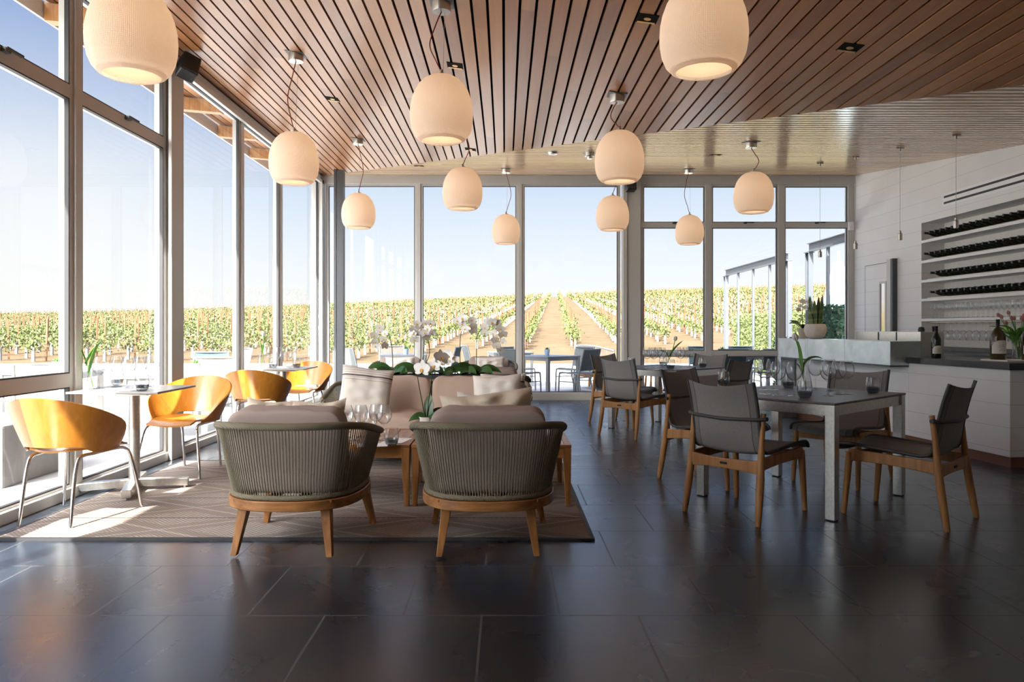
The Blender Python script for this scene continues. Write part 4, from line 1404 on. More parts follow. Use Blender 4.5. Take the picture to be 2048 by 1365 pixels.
def bot(p, mat, r, h, label, **k):
    o = make_bottle(mat, r, h, **k); place(o, tuple(p), 0, label); return o
p = bp(.96, .075, .845); bot(p, M['bottle_dark'], .040, .30, 'dark wine bottle with pale label on the black counter beside the zinc ledge', lab_h=.075)
p = bp(1.62, .54, .845); bot(p, M['bottle_amber'], .039, .30, 'dark wine bottle whose neck shows behind the zinc ledge')
p = Vector((4.245, 6.46, .857)); bot(p, M['bottle_amber'], .060, .345, 'big amber magnum bottle with a white arched label on the black counter', lab_h=.115)
p = Vector((4.46, 6.38, .857)); bot(p, M['bottle_amber'], .060, .345, 'big magnum bottle at the picture edge beside the tulip vase', lab_h=.115)
m = MB(); m.box((4.38, 6.40, .851), (.46, .30, .011), AB); o = m.build('serving_board', M['white_paint'], None, None, .003); tag(o, 'white serving board under the magnum bottles on the black counter', 'board')

def pot_round(rb, rt, h, th=.008, foot=.5):
    pr = [(.0, .0), (rb * foot, .0), (rb * .85, h * .12), (rb, h * .42), (rt * 1.02, h * .8), (rt, h), (rt - th, h), (rt - th, h * .82), (.0, h * .80)]
    return pr
# snake plant bowl
t = thing('snake_plant', 'upright variegated snake plant in a round white bowl on the zinc ledge', 'plant', tuple(bp(2.90, -.03, 1.0)))
m = MB(); m.lathe([(.0, .0), (.065, .0), (.105, .035), (.127, .09), (.124, .14), (.108, .175), (.101, .172), (.112, .135), (.0, .13)], 32); m.build('bowl', M['pot_white'], t, 50)
r = random.Random(4)
for k in range(13):
    a = k * 2.399; rr = .012 + .058 * math.sqrt(k / 13)
    m = MB(); blade(m, (rr * math.cos(a), rr * math.sin(a), .13), a, r.uniform(.24, .41), r.uniform(.055, .075), R(r.uniform(74, 88)), R(r.uniform(-8, 10)), fold=.3, n=10, th=.003); m.build('leaf', M['snake'], t, 60)
# small orchid in taupe pot
def orchid(t, stems, leaves, fsize=.085, leafmat=None, seed=1):
    """stems: list of (path, [(flower centre)...])"""
    r = random.Random(seed)
    for (az, ln, wd, lift, droop, base) in leaves:
        m = MB(); blade(m, base, az, ln, wd, lift, droop, fold=.18, n=10, th=.003, roll=.85 * math.cos(az)); m.build('leaf', leafmat or M['leaf'], t, 60)
    for path, fl in stems:
        sp_ = smoothpath(path, 7)
        m = MB(); m.tube(sp_, [.0045 - .0022 * i / (len(sp_) - 1) for i in range(len(sp_))], 6)
        sto = m.build('flower_stem', M['stem'], t, 80)
        for c in fl:
            cc = Vector(c)
            near = min(sp_, key=lambda q: (q - cc).length)
            m = MB(); orchid_flower(m, cc, (r.uniform(-.6, .6), -1 + r.uniform(0, .5), r.uniform(-.2, .4)), fsize * r.uniform(.88, 1.12), r.uniform(-.3, .3))
            m.tube([near, cc + Vector((0, .008, 0))], .0016, 5, m=2)
            m.build('flower', [M['petal'], M['petal_yellow'], M['stem']], t, 60)
t = thing('potted_orchid', 'white orchid in a small taupe pot beside the bowl on the zinc ledge', 'orchid', tuple(bp(3.24, .0, 1.0)))
m = MB(); m.lathe([(.0, .0), (.045, .0), (.062, .125), (.056, .125), (.05, .11), (.0, .108)], 24); m.build('pot', M['pot_taupe'], t, 50)
orchid(t, [([(0, 0, .11), (-.01, 0, .30), (.0, -.01, .42), (.05, -.02, .47), (.10, -.03, .45)], [(-.04, -.02, .40), (.0, -.02, .44), (.05, -.03, .45), (-.06, -.01, .35), (.02, -.03, .38), (.09, -.03, .41), (-.02, -.03, .46)])],
       [(R(200), .24, .055, R(50), R(70), (0, 0, .11)), (R(20), .20, .055, R(48), R(80), (0, 0, .11)), (R(150), .20, .05, R(62), R(60), (0, 0, .11)), (R(-40), .19, .05, R(60), R(70), (0, 0, .11)), (R(260), .16, .05, R(55), R(80), (0, 0, .11))], .07)
for k, (s, tt) in enumerate(((2.34, -.06), (2.22, -.09))):
    o = SG.at(tuple(bp(s, tt, 1.0)), 0, ['small clear glass on the zinc ledge beside the snake plant bowl', 'small clear glass on the zinc ledge beside the steel trough'][k]); o.scale = (.8, .8, .5)
# little black opener on trough
t = thing('bottle_stopper', 'small black bottle stopper tool on the steel trough', 'tool', tuple(bp(1.52, .33, 1.03)))
m = MB(); m.lathe([(.0, .0), (.028, .0), (.032, .03), (.024, .055), (.0, .062)], 16, c=(0, 0, .05)); m.build('head', M['black'], t, 50)
m = MB(); m.tube([(.02, -.01, .05), (.03, -.02, -.06)], .006, 6); m.build('handle', M['chrome'], t, 60)
m = MB(); m.lathe([(.0, -.13), (.014, -.13), (.014, .05)], 12, closed=True); m.build('shank', M['black'], t, 60)
# pink tulips in a glass vase
t = thing('tulip_vase', 'bunch of pink tulips in a clear glass vase at the end of the bar', 'flowers', (4.66, 6.80, .845))
m = MB(); m.lathe([(.0, .0), (.05, .0), (.055, .006), (.048, .09), (.06, .17), (.057, .17), (.045, .09), (.05, .012), (.0, .01)], 24); m.build('glass_vase', M['glass'], t, 50)
r = random.Random(9)
for k in range(13):
    a = k * 2.399 + .4; sp_ = .03 + .15 * math.sqrt((k + .5) / 13)
    b = Vector((.02 * math.cos(a + 2), .02 * math.sin(a + 2), .02)); e2 = Vector((sp_ * math.cos(a) - .02, sp_ * math.sin(a) * .7, r.uniform(.30, .42)))
    tulip(None, b, e2, [(.45, a + r.uniform(-.6, .6), .22, .036, R(64), R(75))] if k % 2 == 0 else [(.35, a + .8, .24, .036, R(70), R(90)), (.5, a - .7, .20, .03, R(60), R(70))], M['petal_pink'], t, .72)
# ------------------------------------------------------------------ rug and seating
m = MB(); m.bx((-2.72, 3.975, 0), (.47, 6.32, .011)); o = m.build('area_rug', M['rug'], None, None, .004)
tag(o, 'flat woven brown rug with dark lines and diamond pattern under the lounge seats', 'rug')
m = MB(); m.bx((-2.725, 3.968, 0), (.475, 3.99, .0128)); m.bx((-2.725, 6.305, 0), (.475, 6.325, .0128)); m.bx((.452, 3.99, 0), (.475, 6.305, .0128)); m.bx((-2.725, 3.99, 0), (-2.702, 6.305, .0128))
m.build('bound_edge', M['gasket'], o)
E1 = Vector((.745, .667)).normalized(); E2 = Vector((-E1.y, E1.x))
RZ = 0.011

LOUNGE.at((-1.075, 3.985, RZ), R(-3), 'rope armchair with grey cushion in the foreground, beside the orange bentwood chair')
LOUNGE.at((-.088, 3.985, RZ), R(1), 'rope armchair in the foreground holding the two cream pillows')
LOUNGE.at((-.137, 7.98, 0), R(-6), 'rope armchair turned to the vineyard, right behind the sofa and planter')
LOUNGE.at((-.23, 10.55, 0), PI, 'rope armchair by the back windows with a white pillow, right of the orchids')
LOUNGE.at((-1.50, 10.55, 0), PI, 'rope armchair by the back windows, half hidden behind the orchid planter')
o = make_rope_seat('rope_sofa', 'sofa', .835, .43, .77, .375, 5.0, 170, LEGS_S, sofa_cushions)
place(o, (-.63, 6.20, RZ), PI, 'two seat rope sofa with taupe cushions facing the coffee tables')

def pillow(w, h, t, mat, loc, rot, label, seed, ears=.06, wr=.012):
    o = pillow_mesh(w, h, t, seed, ears, wr).build('throw_pillow', mat, None, 180)
    o.location = loc; o.rotation_euler = tuple(R(a) for a in rot)
    return tag(o, label, 'pillow', 'throw pillows on the lounge seats')
pillow(.42, .40, .13, M['striped'], (-1.125, 6.06, .615), (-14, 7, 8), 'square white throw pillow with grey stripes at the left end of the sofa', 1, .06, .005)
pillow(.40, .34, .12, M['pillow_white'], (-.065, 6.00, .585), (-16, -3, -10), 'plain white throw pillow at the right end of the sofa', 2, .06, .006)
pillow(.38, .38, .11, M['striped'], (-.02, 6.14, .565), (-14, -2, -10), 'striped beige throw pillow tucked behind the white one on the sofa', 3, .06, .006)
pillow(.50, .40, .14, M['pillow_cream'], (-.085, 4.0, .592), (-7, -5, 3), 'cream throw pillow nearest the camera in the right foreground armchair', 4, .10, .02)
pillow(.42, .36, .10, M['pillow_white'], (-.065, 4.115, .585), (-10, 2, -2), 'white throw pillow behind the cream one in the right foreground armchair', 5, .08, .02)
pillow(.30, .36, .11, M['pillow_fuzzy'], (-1.245, 4.02, .57), (-8, 5, 12), 'fuzzy beige throw pillow at the left of the left foreground armchair', 6, .12, .02)
pillow(.32, .34, .11, M['pillow_fuzzy'], (-1.005, 4.03, .575), (-8, -3, -6), 'fuzzy beige throw pillow at the right of the left foreground armchair', 7, .12, .02)
pillow(.42, .30, .12, M['pillow_white'], (-.21, 10.52, .575), (-12, 0, 3), 'white throw pillow in the armchair by the back windows right of the orchids', 8)
pillow(.42, .30, .12, M['pillow_white'], (-1.47, 10.52, .575), (-12, 0, 3), 'white throw pillow in the armchair behind the orchid planter', 9)

COFFEE.at((-1.095, 5.06, RZ), 0, 'low wooden slat coffee table with the wine glasses and menu sheets on it')
COFFEE.at((-.085, 5.06, RZ), 0, 'low wooden slat coffee table carrying the potted orchid, behind the right armchair')

# ------------------------------------------------------------------ dining tables and chairs
T3 = Vector((1.99, 5.045)); T4 = Vector((1.81, 8.42)); AT = math.atan2(E1.y, E1.x)
o = make_square_table(1.06, .945); place(o, (T3.x, T3.y, 0), AT, 'grey topped steel dining table nearest the bar with wine glasses and a tulip')
o = make_square_table(.93, .93); place(o, (T4.x, T4.y, 0), AT, 'grey topped steel dining table nearer the back windows with wine glasses')
f1, f2, b1, b2 = facing(*E1), facing(*E2), facing(*(-E1)), facing(*(-E2))
for (x, y, f, lb) in ((1.483, 4.616, f1, 'teak sling chair seen from behind, nearest the camera at the near table'),
                      (2.43, 4.515, f2, 'teak sling chair seen from its side, rightmost, in front of the white bar'),
                      (1.53, 5.57, b2, 'teak sling chair half hidden behind the nearest one at the near table'),
                      (2.50, 5.56, b1, 'teak sling chair on the bar side of the near table, facing the camera'),
                      (1.37, 7.93, f1, 'teak sling chair seen from behind at the far table'),
                      (1.38, 8.90, b2, 'teak sling chair partly hidden at the left of the far table'),
                      (2.22, 7.86, f2, 'teak sling chair with dark strap at the right end of the far table'),
                      (2.27, 8.86, b1, 'teak sling chair behind the far table, facing the camera')):
    SLING.at((x, y, 0), f, lb)

BENT.at((-2.55, 4.45, RZ), facing(.10, 1), 'orange bentwood tub chair nearest the camera at the left glass wall, seen from behind')
BENT.at((-2.47, 5.80, RZ), facing(-.12, -1), 'orange bentwood tub chair facing the camera at the front pedestal table')
BENT.at((-2.43, 7.46, 0), facing(.05, 1), 'orange bentwood tub chair seen from behind at the far pedestal table')
BENT.at((-2.36, 8.78, 0), facing(-.15, -1), 'orange bentwood tub chair farthest back, facing the camera by the corner post')
PED.at((-2.55, 5.16, RZ), 0, 'small square pedestal table by the glass wall between the two nearest orange chairs')
PED.at((-2.40, 8.12, 0), 0, 'small square pedestal table between the two far orange chairs')

# ------------------------------------------------------------------ things on the tables
def row_labels(pts, where):
    """labels by place from left to right"""
    names = ['leftmost', 'second from left', 'third from left', 'fourth from left', 'fifth from left', 'sixth from left', 'seventh from left']
    idx = sorted(range(len(pts)), key=lambda i: pts[i][0])
    lab = [None] * len(pts)
    for k, i in enumerate(idx):
        lab[i] = '%s wine glass %s' % (names[k] if k < len(pts) - 1 or len(pts) == 1 else 'rightmost', where)
    return lab
def glasses(pts, z, where, grp):
    for (p, lb) in zip(pts, row_labels(pts, where)):
        x, y, _ = P(p[0], p[1], z); WINE.at((x, y, z), 0, lb, grp)
glasses([(1529, 780.5), (1530, 789), (1546, 780.5), (1556, 792), (1588, 793)], .69, 'left of the tulip on the near dining table', 'wine glasses left of the tulip, near table')
glasses([(1631, 781), (1656, 792.5), (1659, 782.5), (1677, 789), (1693, 788.5)], .69, 'right of the tulip on the near dining table', 'wine glasses right of the tulip, near table')
glasses([(1294, 736.5), (1308, 736.5), (1304, 734), (1316, 733.5), (1324, 736)], .69, 'left of the leaf vase on the far dining table', 'wine glasses left of the vase, far table')
glasses([(1361.5, 736), (1372, 734.6), (1355, 732.5), (1379, 733)], .69, 'right of the leaf vase on the far dining table', 'wine glasses right of the vase, far table')
ZP = .70 + RZ
glasses([(198, 778), (233, 775), (257, 777), (280, 774), (304, 774.5)], ZP, 'on the front pedestal table by the glass wall', 'wine glasses on the front pedestal table')
glasses([(540, 736.5), (557, 735.5), (577, 736.5)], .70, 'on the far pedestal table by the glass wall', 'wine glasses on the far pedestal table')
ZC = .385 + RZ
for k, (px, Y, s, lb) in enumerate(((693, 5.0, .98, 'leftmost large'), (708, 4.86, .86, 'leftmost small'), (722, 5.02, .98, 'middle large'), (741, 4.84, .86, 'right small'), (752, 5.06, .98, 'second large from right'), (768, 4.88, 1.06, 'rightmost and largest'))):
    o = WINE.at(((px - 1010) / FPX * Y, Y, ZC), 0, '%s wine glass on the left coffee table behind the armchair' % lb, 'wine glasses on the coffee table'); o.scale = (s, s, s)
for (px, py, z, lb) in ((1609.5, 796.5, .69, 'dark based tumbler at the tulip on the near dining table'), (1577, 776, .69, 'dark based tumbler behind the wine glasses left of the tulip, near dining table'),
                        (1746, 786.5, .69, 'dark based tumbler alone at the right corner of the near dining table'), (1447, 772, .69, 'dark based tumbler behind the nearest teak chair back'),
                        (1341, 738.8, .69, 'tumbler in front of the leaf vase on the far dining table'), (1405.5, 735, .69, 'tumbler alone at the right of the far dining table'),
                        (1263, 734, .69, 'tumbler at the left corner of the far dining table, against the column'), (1326, 731.5, .69, 'tumbler behind the wine glasses on the far dining table'),
                        (284, 782, ZP, 'dark based tumbler at the front edge of the front pedestal table'), (234, 770.5, ZP, 'dark based tumbler behind the wine glasses on the front pedestal table'),
                        (546, 736.3, .70, 'dark based tumbler beside the tulip vase on the far pedestal table'), (593, 735.5, .70, 'dark based tumbler at the right of the far pedestal table'),
                        (783, 891, ZC, 'tumbler on a menu sheet on the left coffee table')):
    x, y, _ = P(px, py, z); o = TUMBLER.at((x, y, z), 0, lb, 'dark based tumblers'); o.scale = (1.18, 1.18, 1.12)
def card(x, y, z, w, d, rz, label):
    m = MB(); m.box((0, 0, .0012), (w, d, .0024)); o = m.build('menu_sheet', M['paper']); o.location = (x, y, z); o.rotation_euler = (0, 0, rz)
    tag(o, label, 'menu', 'paper menu sheets')
x, y, z = P(783, 891, ZC)
card(x - .12, y - .0, ZC, .19, .13, R(8), 'paper menu sheet beside the tumbler on the left coffee table')
card(-.70, 4.86, ZC, .14, .22, R(-12), 'paper menu sheet at the right edge of the left coffee table')
card(-2.57, 5.05, ZP, .16, .22, R(80), 'paper menu sheet on the front pedestal table')
card(-2.38, 8.10, .70, .16, .22, R(70), 'paper menu sheet on the far pedestal table')
x, y, z = P(1315, 739.5, .69); card(x, y, .69, .20, .14, AT, 'paper menu sheet left of the vase on the far dining table')
x, y, z = P(1375, 737.5, .69); card(x, y, .69, .20, .14, AT, 'paper menu sheet right of the vase on the far dining table')

def carafe(t):
    m = MB(); m.lathe([(.0, .0), (.036, .0), (.040, .006), (.036, .07), (.022, .135), (.018, .165), (.022, .185), (.0205, .185), (.0165, .165), (.0205, .135), (.0345, .07), (.036, .012), (.0, .009)], 22); m.build('glass_carafe', M['glass'], t, 60)
def vase(loc, label, bud, leaves, mat=None):
    t = thing('bud_vase', label, 'flowers', loc)
    carafe(t)
    tulip(None, (0, 0, .012), bud, leaves, mat or M['petal'], t)
    return t
x, y, z = P(1612, 784, .69)
b = D(1592, 680, y)
vase((x, y, .69), 'single white tulip in a glass carafe on the near dining table', (b[0] - x, 0, b[2] - .69), [(.42, R(200), .20, .036, R(84), R(10)), (.36, R(10), .21, .030, R(80), R(115)), (.15, R(120), .15, .03, R(80), R(40))])
x, y, z = P(1332, 735, .69)
vase((x, y, .69), 'leaning white tulip with broad leaves in a carafe on the far dining table', (.10, .0, .30), [(.35, R(0), .24, .045, R(58), R(18)), (.45, R(10), .20, .04, R(50), R(10)), (.3, R(150), .14, .035, R(70), R(70))])
x, y, z = P(186, 778.5, ZP); b = D(156, 684, y)
vase((x, y, ZP), 'white tulip leaning towards the glass in a carafe on the front pedestal table', (b[0] - x, 0, b[2] - ZP), [(.50, R(185), .21, .04, R(120 - 0), R(-12)), (.45, R(8), .17, .03, R(86), R(95)), (.3, R(170), .22, .035, R(108), R(0))])
x, y, z = P(522, 737, .70); b = D(527, 672, y)
vase((x, y, .70), 'white tulip with upright leaf in a carafe on the far pedestal table', (b[0] - x, 0, b[2] - .70), [(.45, R(180), .14, .045, R(88), R(35)), (.4, R(5), .22, .03, R(80), R(-10))])

# coffee table orchid
t = thing('potted_orchid', 'white orchid with two stems in a pale pot on the right coffee table', 'orchid', (-.535, 5.12, ZC))
m = MB(); m.lathe([(.0, .0), (.042, .0), (.052, .125), (.047, .125), (.043, .11), (.0, .10)], 24); m.build('pot', M['pot_white'], t, 50)
m = MB(); m.lathe([(.0, .125), (.03, .122), (.044, .11)], 14); m.build('moss', M['moss'], t, 60)
orchid(t, [([(-.01, 0, .11), (-.03, 0, .22), (-.055, -.01, .36), (-.06, -.02, .44), (-.03, -.04, .485)], [(-.025, -.05, .455)]),
           ([(.0, 0, .11), (.015, 0, .25), (.04, -.01, .42), (.055, -.02, .50), (.08, -.03, .52)], [(.055, -.05, .475), (.10, -.03, .53)])],
       [(R(70), .17, .075, R(86), R(20), (.01, 0, .11)), (R(20), .19, .07, R(38), R(70), (.01, 0, .11)), (R(190), .13, .06, R(25), R(70), (0, 0, .11)), (R(320), .15, .06, R(30), R(60), (0, 0, .11))], .115, seed=3)

# ------------------------------------------------------------------ planter with orchids
PY = 7.02
t = thing('planter_box', 'long dark planter box behind the sofa filled with white orchids', 'planter', (-.68, PY, 0))
m = MB(); w, d, h = 1.14, .27, .695
m.bx((-w / 2, -d / 2, 0), (w / 2, -d / 2 + .02, h)); m.bx((-w / 2, d / 2 - .02, 0), (w / 2, d / 2, h)); m.bx((-w / 2, -d / 2 + .02, 0), (-w / 2 + .02, d / 2 - .02, h)); m.bx((w / 2 - .02, -d / 2 + .02, 0), (w / 2, d / 2 - .02, h))
m.build('box', M['planter'], t, None, .003)
m = MB(); m.bx((-w / 2 + .02, -d / 2 + .02, .3), (w / 2 - .02, d / 2 - .02, .665)); m.build('moss_bed', M['moss'], t)
def porch(base_px, stems, leaves, label, fs=.085, seed=1, dy=0.0):
    bx_, by_, bz_ = (base_px - 1010) / FPX * PY, PY + dy, .675
    t = thing('planter_orchid', label, 'orchid', (bx_, by_, bz_), 0, 'white orchids in the dark planter')
    def loc(p, k=0):
        q = D(p[0], p[1], by_); return (q[0] - bx_, k, q[2] - bz_)
    st = [([(0, 0, 0)] + [loc(p, .0) for p in path], [loc(p, -.02 - .03 * ((i * 7) % 3)) for i, p in enumerate(fl)]) for path, fl in stems]
    orchid(t, st, [(R(a), ln, wd, R(l), R(dr), (0, 0, 0)) for a, ln, wd, l, dr in leaves], fs, seed=seed)
LV = [(178, .27, .095, 52, 75), (5, .26, .095, 46, 85), (225, .23, .10, 44, 80), (318, .23, .10, 46, 85), (95, .2, .08, 58, 80)]
porch(786, [([(785, 715), (783, 690), (777, 668), (768, 660), (760, 672)], [(760, 656), (750, 671), (753, 684), (752, 692), (768, 678), (773, 667), (770, 692), (762, 664)])], LV, 'white orchid leaning left at the left end of the dark planter', .075, 5)
porch(838, [([(846, 715), (849, 680), (845, 652), (838, 655), (832, 672)], [(826, 659), (836, 648), (828, 669), (829, 680), (839, 655), (835, 668)]),
            ([(858, 712), (857, 680), (856, 647), (862, 650)], [(850, 647), (862, 647), (851, 666), (864, 666), (853, 676), (857, 657)])], LV[:3], 'tall white orchid with two stems, second from the left in the planter', .08, 6)
porch(921, [([(920, 712), (921, 675), (928, 651), (943, 644), (958, 642)], [(915, 642), (925, 648), (926, 637), (945, 641), (947, 653), (932, 658), (947, 663)])], LV[1:4], 'tall white orchid arching right, second from the right in the planter', .09, 7)
porch(953, [([(953, 700), (955, 672), (966, 655), (978, 648), (991, 657), (1001, 672), (998, 690)], [(970, 655), (976, 644), (984, 645), (970, 666), (993, 647), (1001, 658), (1006, 670), (1007, 684), (993, 692), (1000, 700), (990, 681), (987, 667)])], LV, 'white orchid drooping right at the right end of the dark planter', .085, 8)
porch(890, [([(889, 735), (890, 722), (897, 712), (908, 716)], [(886, 716), (892, 724), (901, 712), (897, 706), (882, 726), (911, 719)])], LV[:3], 'short white orchid in the middle of the dark planter', .085, 9, -.03)

# ------------------------------------------------------------------ terrace
m = MB(); m.bx((-34, -1.6, -.10), (14, 24.2, -.012)); struct(m.build('terrace_floor', M['paving']))
m = MB(); m.bx((-60, -40, -.14), (40, -1.6, -.04)); struct(m.build('added_dark_ground', M['added_dark_ground']))  # unseen dark ground added to cut the light bounced onto the ceiling
OUT_TABLE.at((.74, 12.95, -.012), R(42), 'grey terrace table with the blue pot outside the back windows')
OUT_TABLE.at((-1.83, 13.6, -.012), R(3), 'grey terrace table with a blue pot outside, behind the left orchids')
OUT_TABLE.at((4.15, 13.3, -.012), R(5), 'terrace table outside beside the low window rail left of the bar')
OUT_TABLE.at((-3.52, 7.75, -.012), R(25), 'terrace table with white pot just outside the glass wall')
OUT_TABLE.at((-5.0, 8.3, -.012), R(10), 'terrace table with pot farther outside the left glass wall')
OUT_TABLE.at((.1, 15.0, -.012), R(10), 'terrace table farther out beyond the back windows')
for (X, Y, fx, fy, K, lb) in ((1.22, 12.42, -.75, .65, OUT_G, 'grey terrace chair seen from behind at the right of the blue pot table'),
                              (.26, 12.45, .75, .65, OUT_G, 'grey terrace chair seen from behind at the left of the blue pot table'),
                              (1.25, 13.55, -.75, -.6, OUT_G, 'grey terrace chair behind the blue pot table, right side'),
                              (.22, 13.6, .75, -.6, OUT_G, 'grey terrace chair behind the blue pot table, left side'),
                              (-2.52, 13.05, .75, .65, OUT_G, 'grey terrace chair outside beside the dark steel post'),
                              (-2.18, 14.35, .1, -1, OUT_P, 'pale terrace chair facing the windows behind the left orchids'),
                              (-1.12, 13.75, -1, .15, OUT_T, 'teal terrace chair right of the left blue pot table'),
                              (3.75, 12.55, .05, 1, OUT_T, 'teal terrace chair outside the right windows, nearer the broad column'),
                              (4.45, 12.55, -.05, 1, OUT_T, 'teal terrace chair outside the right windows, nearer the bar'),
                              (3.75, 14.1, .05, -1, OUT_T, 'terrace chair behind the table at the window rail, left one'),
                              (4.5, 14.1, -.05, -1, OUT_T, 'terrace chair behind the table at the window rail, right one'),
                              (-3.42, 8.60, .05, -1, OUT_P, 'pale terrace chair just outside the glass wall facing the camera'),
                              (-4.58, 7.45, -.5, .9, OUT_P, 'pale terrace chair outside the glass wall behind the front orange chair'),
                              (-5.35, 7.5, .4, .9, OUT_P, 'pale terrace chair at the left picture edge outside'),
                              (-5.15, 12.1, .9, .4, OUT_G, 'dark terrace chair far outside behind the second glass pane'),
                              (-4.65, 12.7, -.6, -.7, OUT_G, 'dark terrace chair far outside, beside another dark one'),
                              (-.55, 15.0, .9, .3, OUT_G, 'terrace chair at the far table beyond the back windows'),
                              (-4.2, 10.6, .2, -1, OUT_T, 'dark terrace chair outside between the glass mullions')):
    K.at((X, Y, -.012), facing(fx, fy), lb, 'terrace chairs')
for (K, px, py, Y, lb) in ((SUCC_B, 1094, 0, 12.9, 'small succulent in a blue pot on the terrace table by the vineyard track'), (SUCC_B, 812, 0, 13.45, 'small succulent in a blue pot on the terrace table behind the left orchids'),
                           (SUCC_W, 391, 0, 7.82, 'small succulent in a white pot on the table outside the glass wall'), (SUCC_W, 113, 0, 8.2, 'small plant in a white pot on the farther left terrace table'),
                           (SUCC_B, 1444, 0, 13.2, 'small succulent in a pot on the terrace table at the window rail')):
    K.at(((px - 1010) / FPX * Y, Y, .653), 0, lb, 'potted succulents on the terrace')
o = make_rope_seat('wicker_armchair', 'armchair', .36, .38, .31, .33, 2.4, 90, LEGS_L, lambda t: box_cushion(.52, .5, .1, 3, .01).build('seat_cushion', M['pillow_white'], t, 180, loc=(0, .03, .281)), M['wicker'], M['wicker'], ztop=.80)
place(o, (1.72, 14.2, -.012), facing(.7, -.6), 'white wicker armchair outside beside the broad window column')
t = thing('wooden_stool', 'small honey coloured wooden stool outside, seen under the far dining table', 'stool', (2.52, 12.75, -.012), .3)
m = MB(); m.lathe([(.0, .42), (.17, .42), (.175, .435), (.17, .45), (.0, .45)], 24); m.build('seat', M['bentwood'], t, 50)
for k in range(4):
    a = PI / 4 + k * PI / 2; m = MB(); m.tube([(.155 * math.cos(a), .155 * math.sin(a), 0), (.115 * math.cos(a), .115 * math.sin(a), .42)], .017, 8); m.build('leg', M['bentwood'], t, 60)
m = MB(); m.box((0, 0, .22), (1.0, .9, .45)); o = m.build('concrete_bench', M['concrete'], None, None, .02, loc=(-4.05, 5.75, -.012)); tag(o, 'low grey concrete block outside the glass wall at the left picture edge', 'bench')

def steel_gate(name, x0, y0, x1, y1, zt, rods, label):
    t = thing(name, label, 'steel frame', (x0, y0, -.012))
    v = Vector((x1 - x0, y1 - y0, 0)); u = v.normalized(); s = Vector((-u.y, u.x, 0))
    def ibeam(p, q, up):
        m = MB()
        p, q = Vector(p), Vector(q); d = (q - p).normalized(); side = d.cross(up).normalized()
        for k in (-1, 1):
            m.beam(p + up * k * .075, q + up * k * .075, .09, .014, up=up)
        m.beam(p, q, .012, .15, up=up); return m
    ibeam((0, 0, zt - .08), v + Vector((0, 0, zt - .08)), Vector((0, 0, 1))).build('top_beam', M['steel_frame'], t)
    for e in (Vector((0, 0, 0)), v):
        m = ibeam(e + Vector((0, 0, 0)), e + Vector((0, 0, zt - .17)), u); m.box(tuple(e + Vector((0, 0, zt - .17))), (.18, .14, .014), math.atan2(u.y, u.x)); m.build('post', M['steel_frame'], t)
    for f in rods:
        p = v * f
        m = MB(); m.box((p.x, p.y, (zt - .16) / 2), (.05, .05, zt - .16)); 
        m.box((p.x - .03, p.y, 1.0), (.02, .03, .05)); m.box((p.x - .03, p.y, .35), (.02, .03, .05)); m.build('rod', M['steel_frame'], t)
steel_gate('garden_gateway', 6.05, 16.0, 6.13, 20.8, 2.75, (.25, .5, .76), 'grey steel frame with three uprights on the terrace edge outside the right windows')
steel_gate('garden_gateway', 5.78, 12.4, 5.80, 14.3, 2.75, (.55,), 'grey steel frame close outside the rightmost window')

def hedge(name, p0, p1, mat, label, seed):
    """clipped hedge: leafy skin over a dense core"""
    g = np.random.default_rng(seed)
    p0 = np.array(p0, float); p1 = np.array(p1, float)
    m = MB(); m.bx(p0 + .04, p1 - np.array((.04, .04, .04)))
    dx, dy, dz = p1 - p0
    faces = [((0, 0), dx * dz), ((0, 1), dx * dz), ((1, 0), dy * dz), ((1, 1), dy * dz), ((2, 1), dx * dy)]
    for (ax, side), area in faces:
        n = int(area * 900)
        for k in range(n):
            q = p0 + g.random(3) * (p1 - p0)
            axis = {0: 1, 1: 0, 2: 2}[ax]
            q[axis] = (p1 if side else p0)[axis] + g.normal(0, .018)
            a = g.normal(size=3); a /= np.linalg.norm(a); b = np.cross(a, g.normal(size=3)); b /= np.linalg.norm(b)
            s = .022 + .020 * g.random(); c = np.cross(a, b)
            m.add([q - a * s, q + b * s * .5, q + a * s, q - b * s * .5 + c * s * .2], [(0, 1, 2, 3)])
    o = m.build(name, mat); return tag(o, label, 'hedge')
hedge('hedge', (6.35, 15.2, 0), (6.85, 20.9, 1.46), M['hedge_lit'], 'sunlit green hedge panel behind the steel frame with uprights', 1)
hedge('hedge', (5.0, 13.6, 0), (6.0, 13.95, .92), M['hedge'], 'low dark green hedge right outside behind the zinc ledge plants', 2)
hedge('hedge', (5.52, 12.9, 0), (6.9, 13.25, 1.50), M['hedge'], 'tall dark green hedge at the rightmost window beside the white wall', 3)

t = thing('folded_umbrella', 'folded pale blue umbrella standing outside the rightmost window', 'umbrella', (6.38, 14.35, -.012))
m = MB(); m.lathe([(.025, 0), (.025, 2.62)], 10, closed=True); m.build('pole', M['alu_light'], t, 60)
m = MB()
def fold(u, v):
    a = 2 * PI * u; r0 = .30 * (1 - .78 * v ** 1.6) * (1 + .22 * math.cos(8 * a)) * (.86 if v < .03 else 1)
    return (r0 * math.cos(a), r0 * math.sin(a), 1.15 + 1.25 * v)
m.grid(fold, 64, 14, closeu=True); m.build('canopy', M['umbrella'], t, 60)
m = MB(); m.lathe([(.0, .0), (.28, .0), (.28, .05), (.0, .06)], 20); m.build('base', M['concrete'], t, 40)

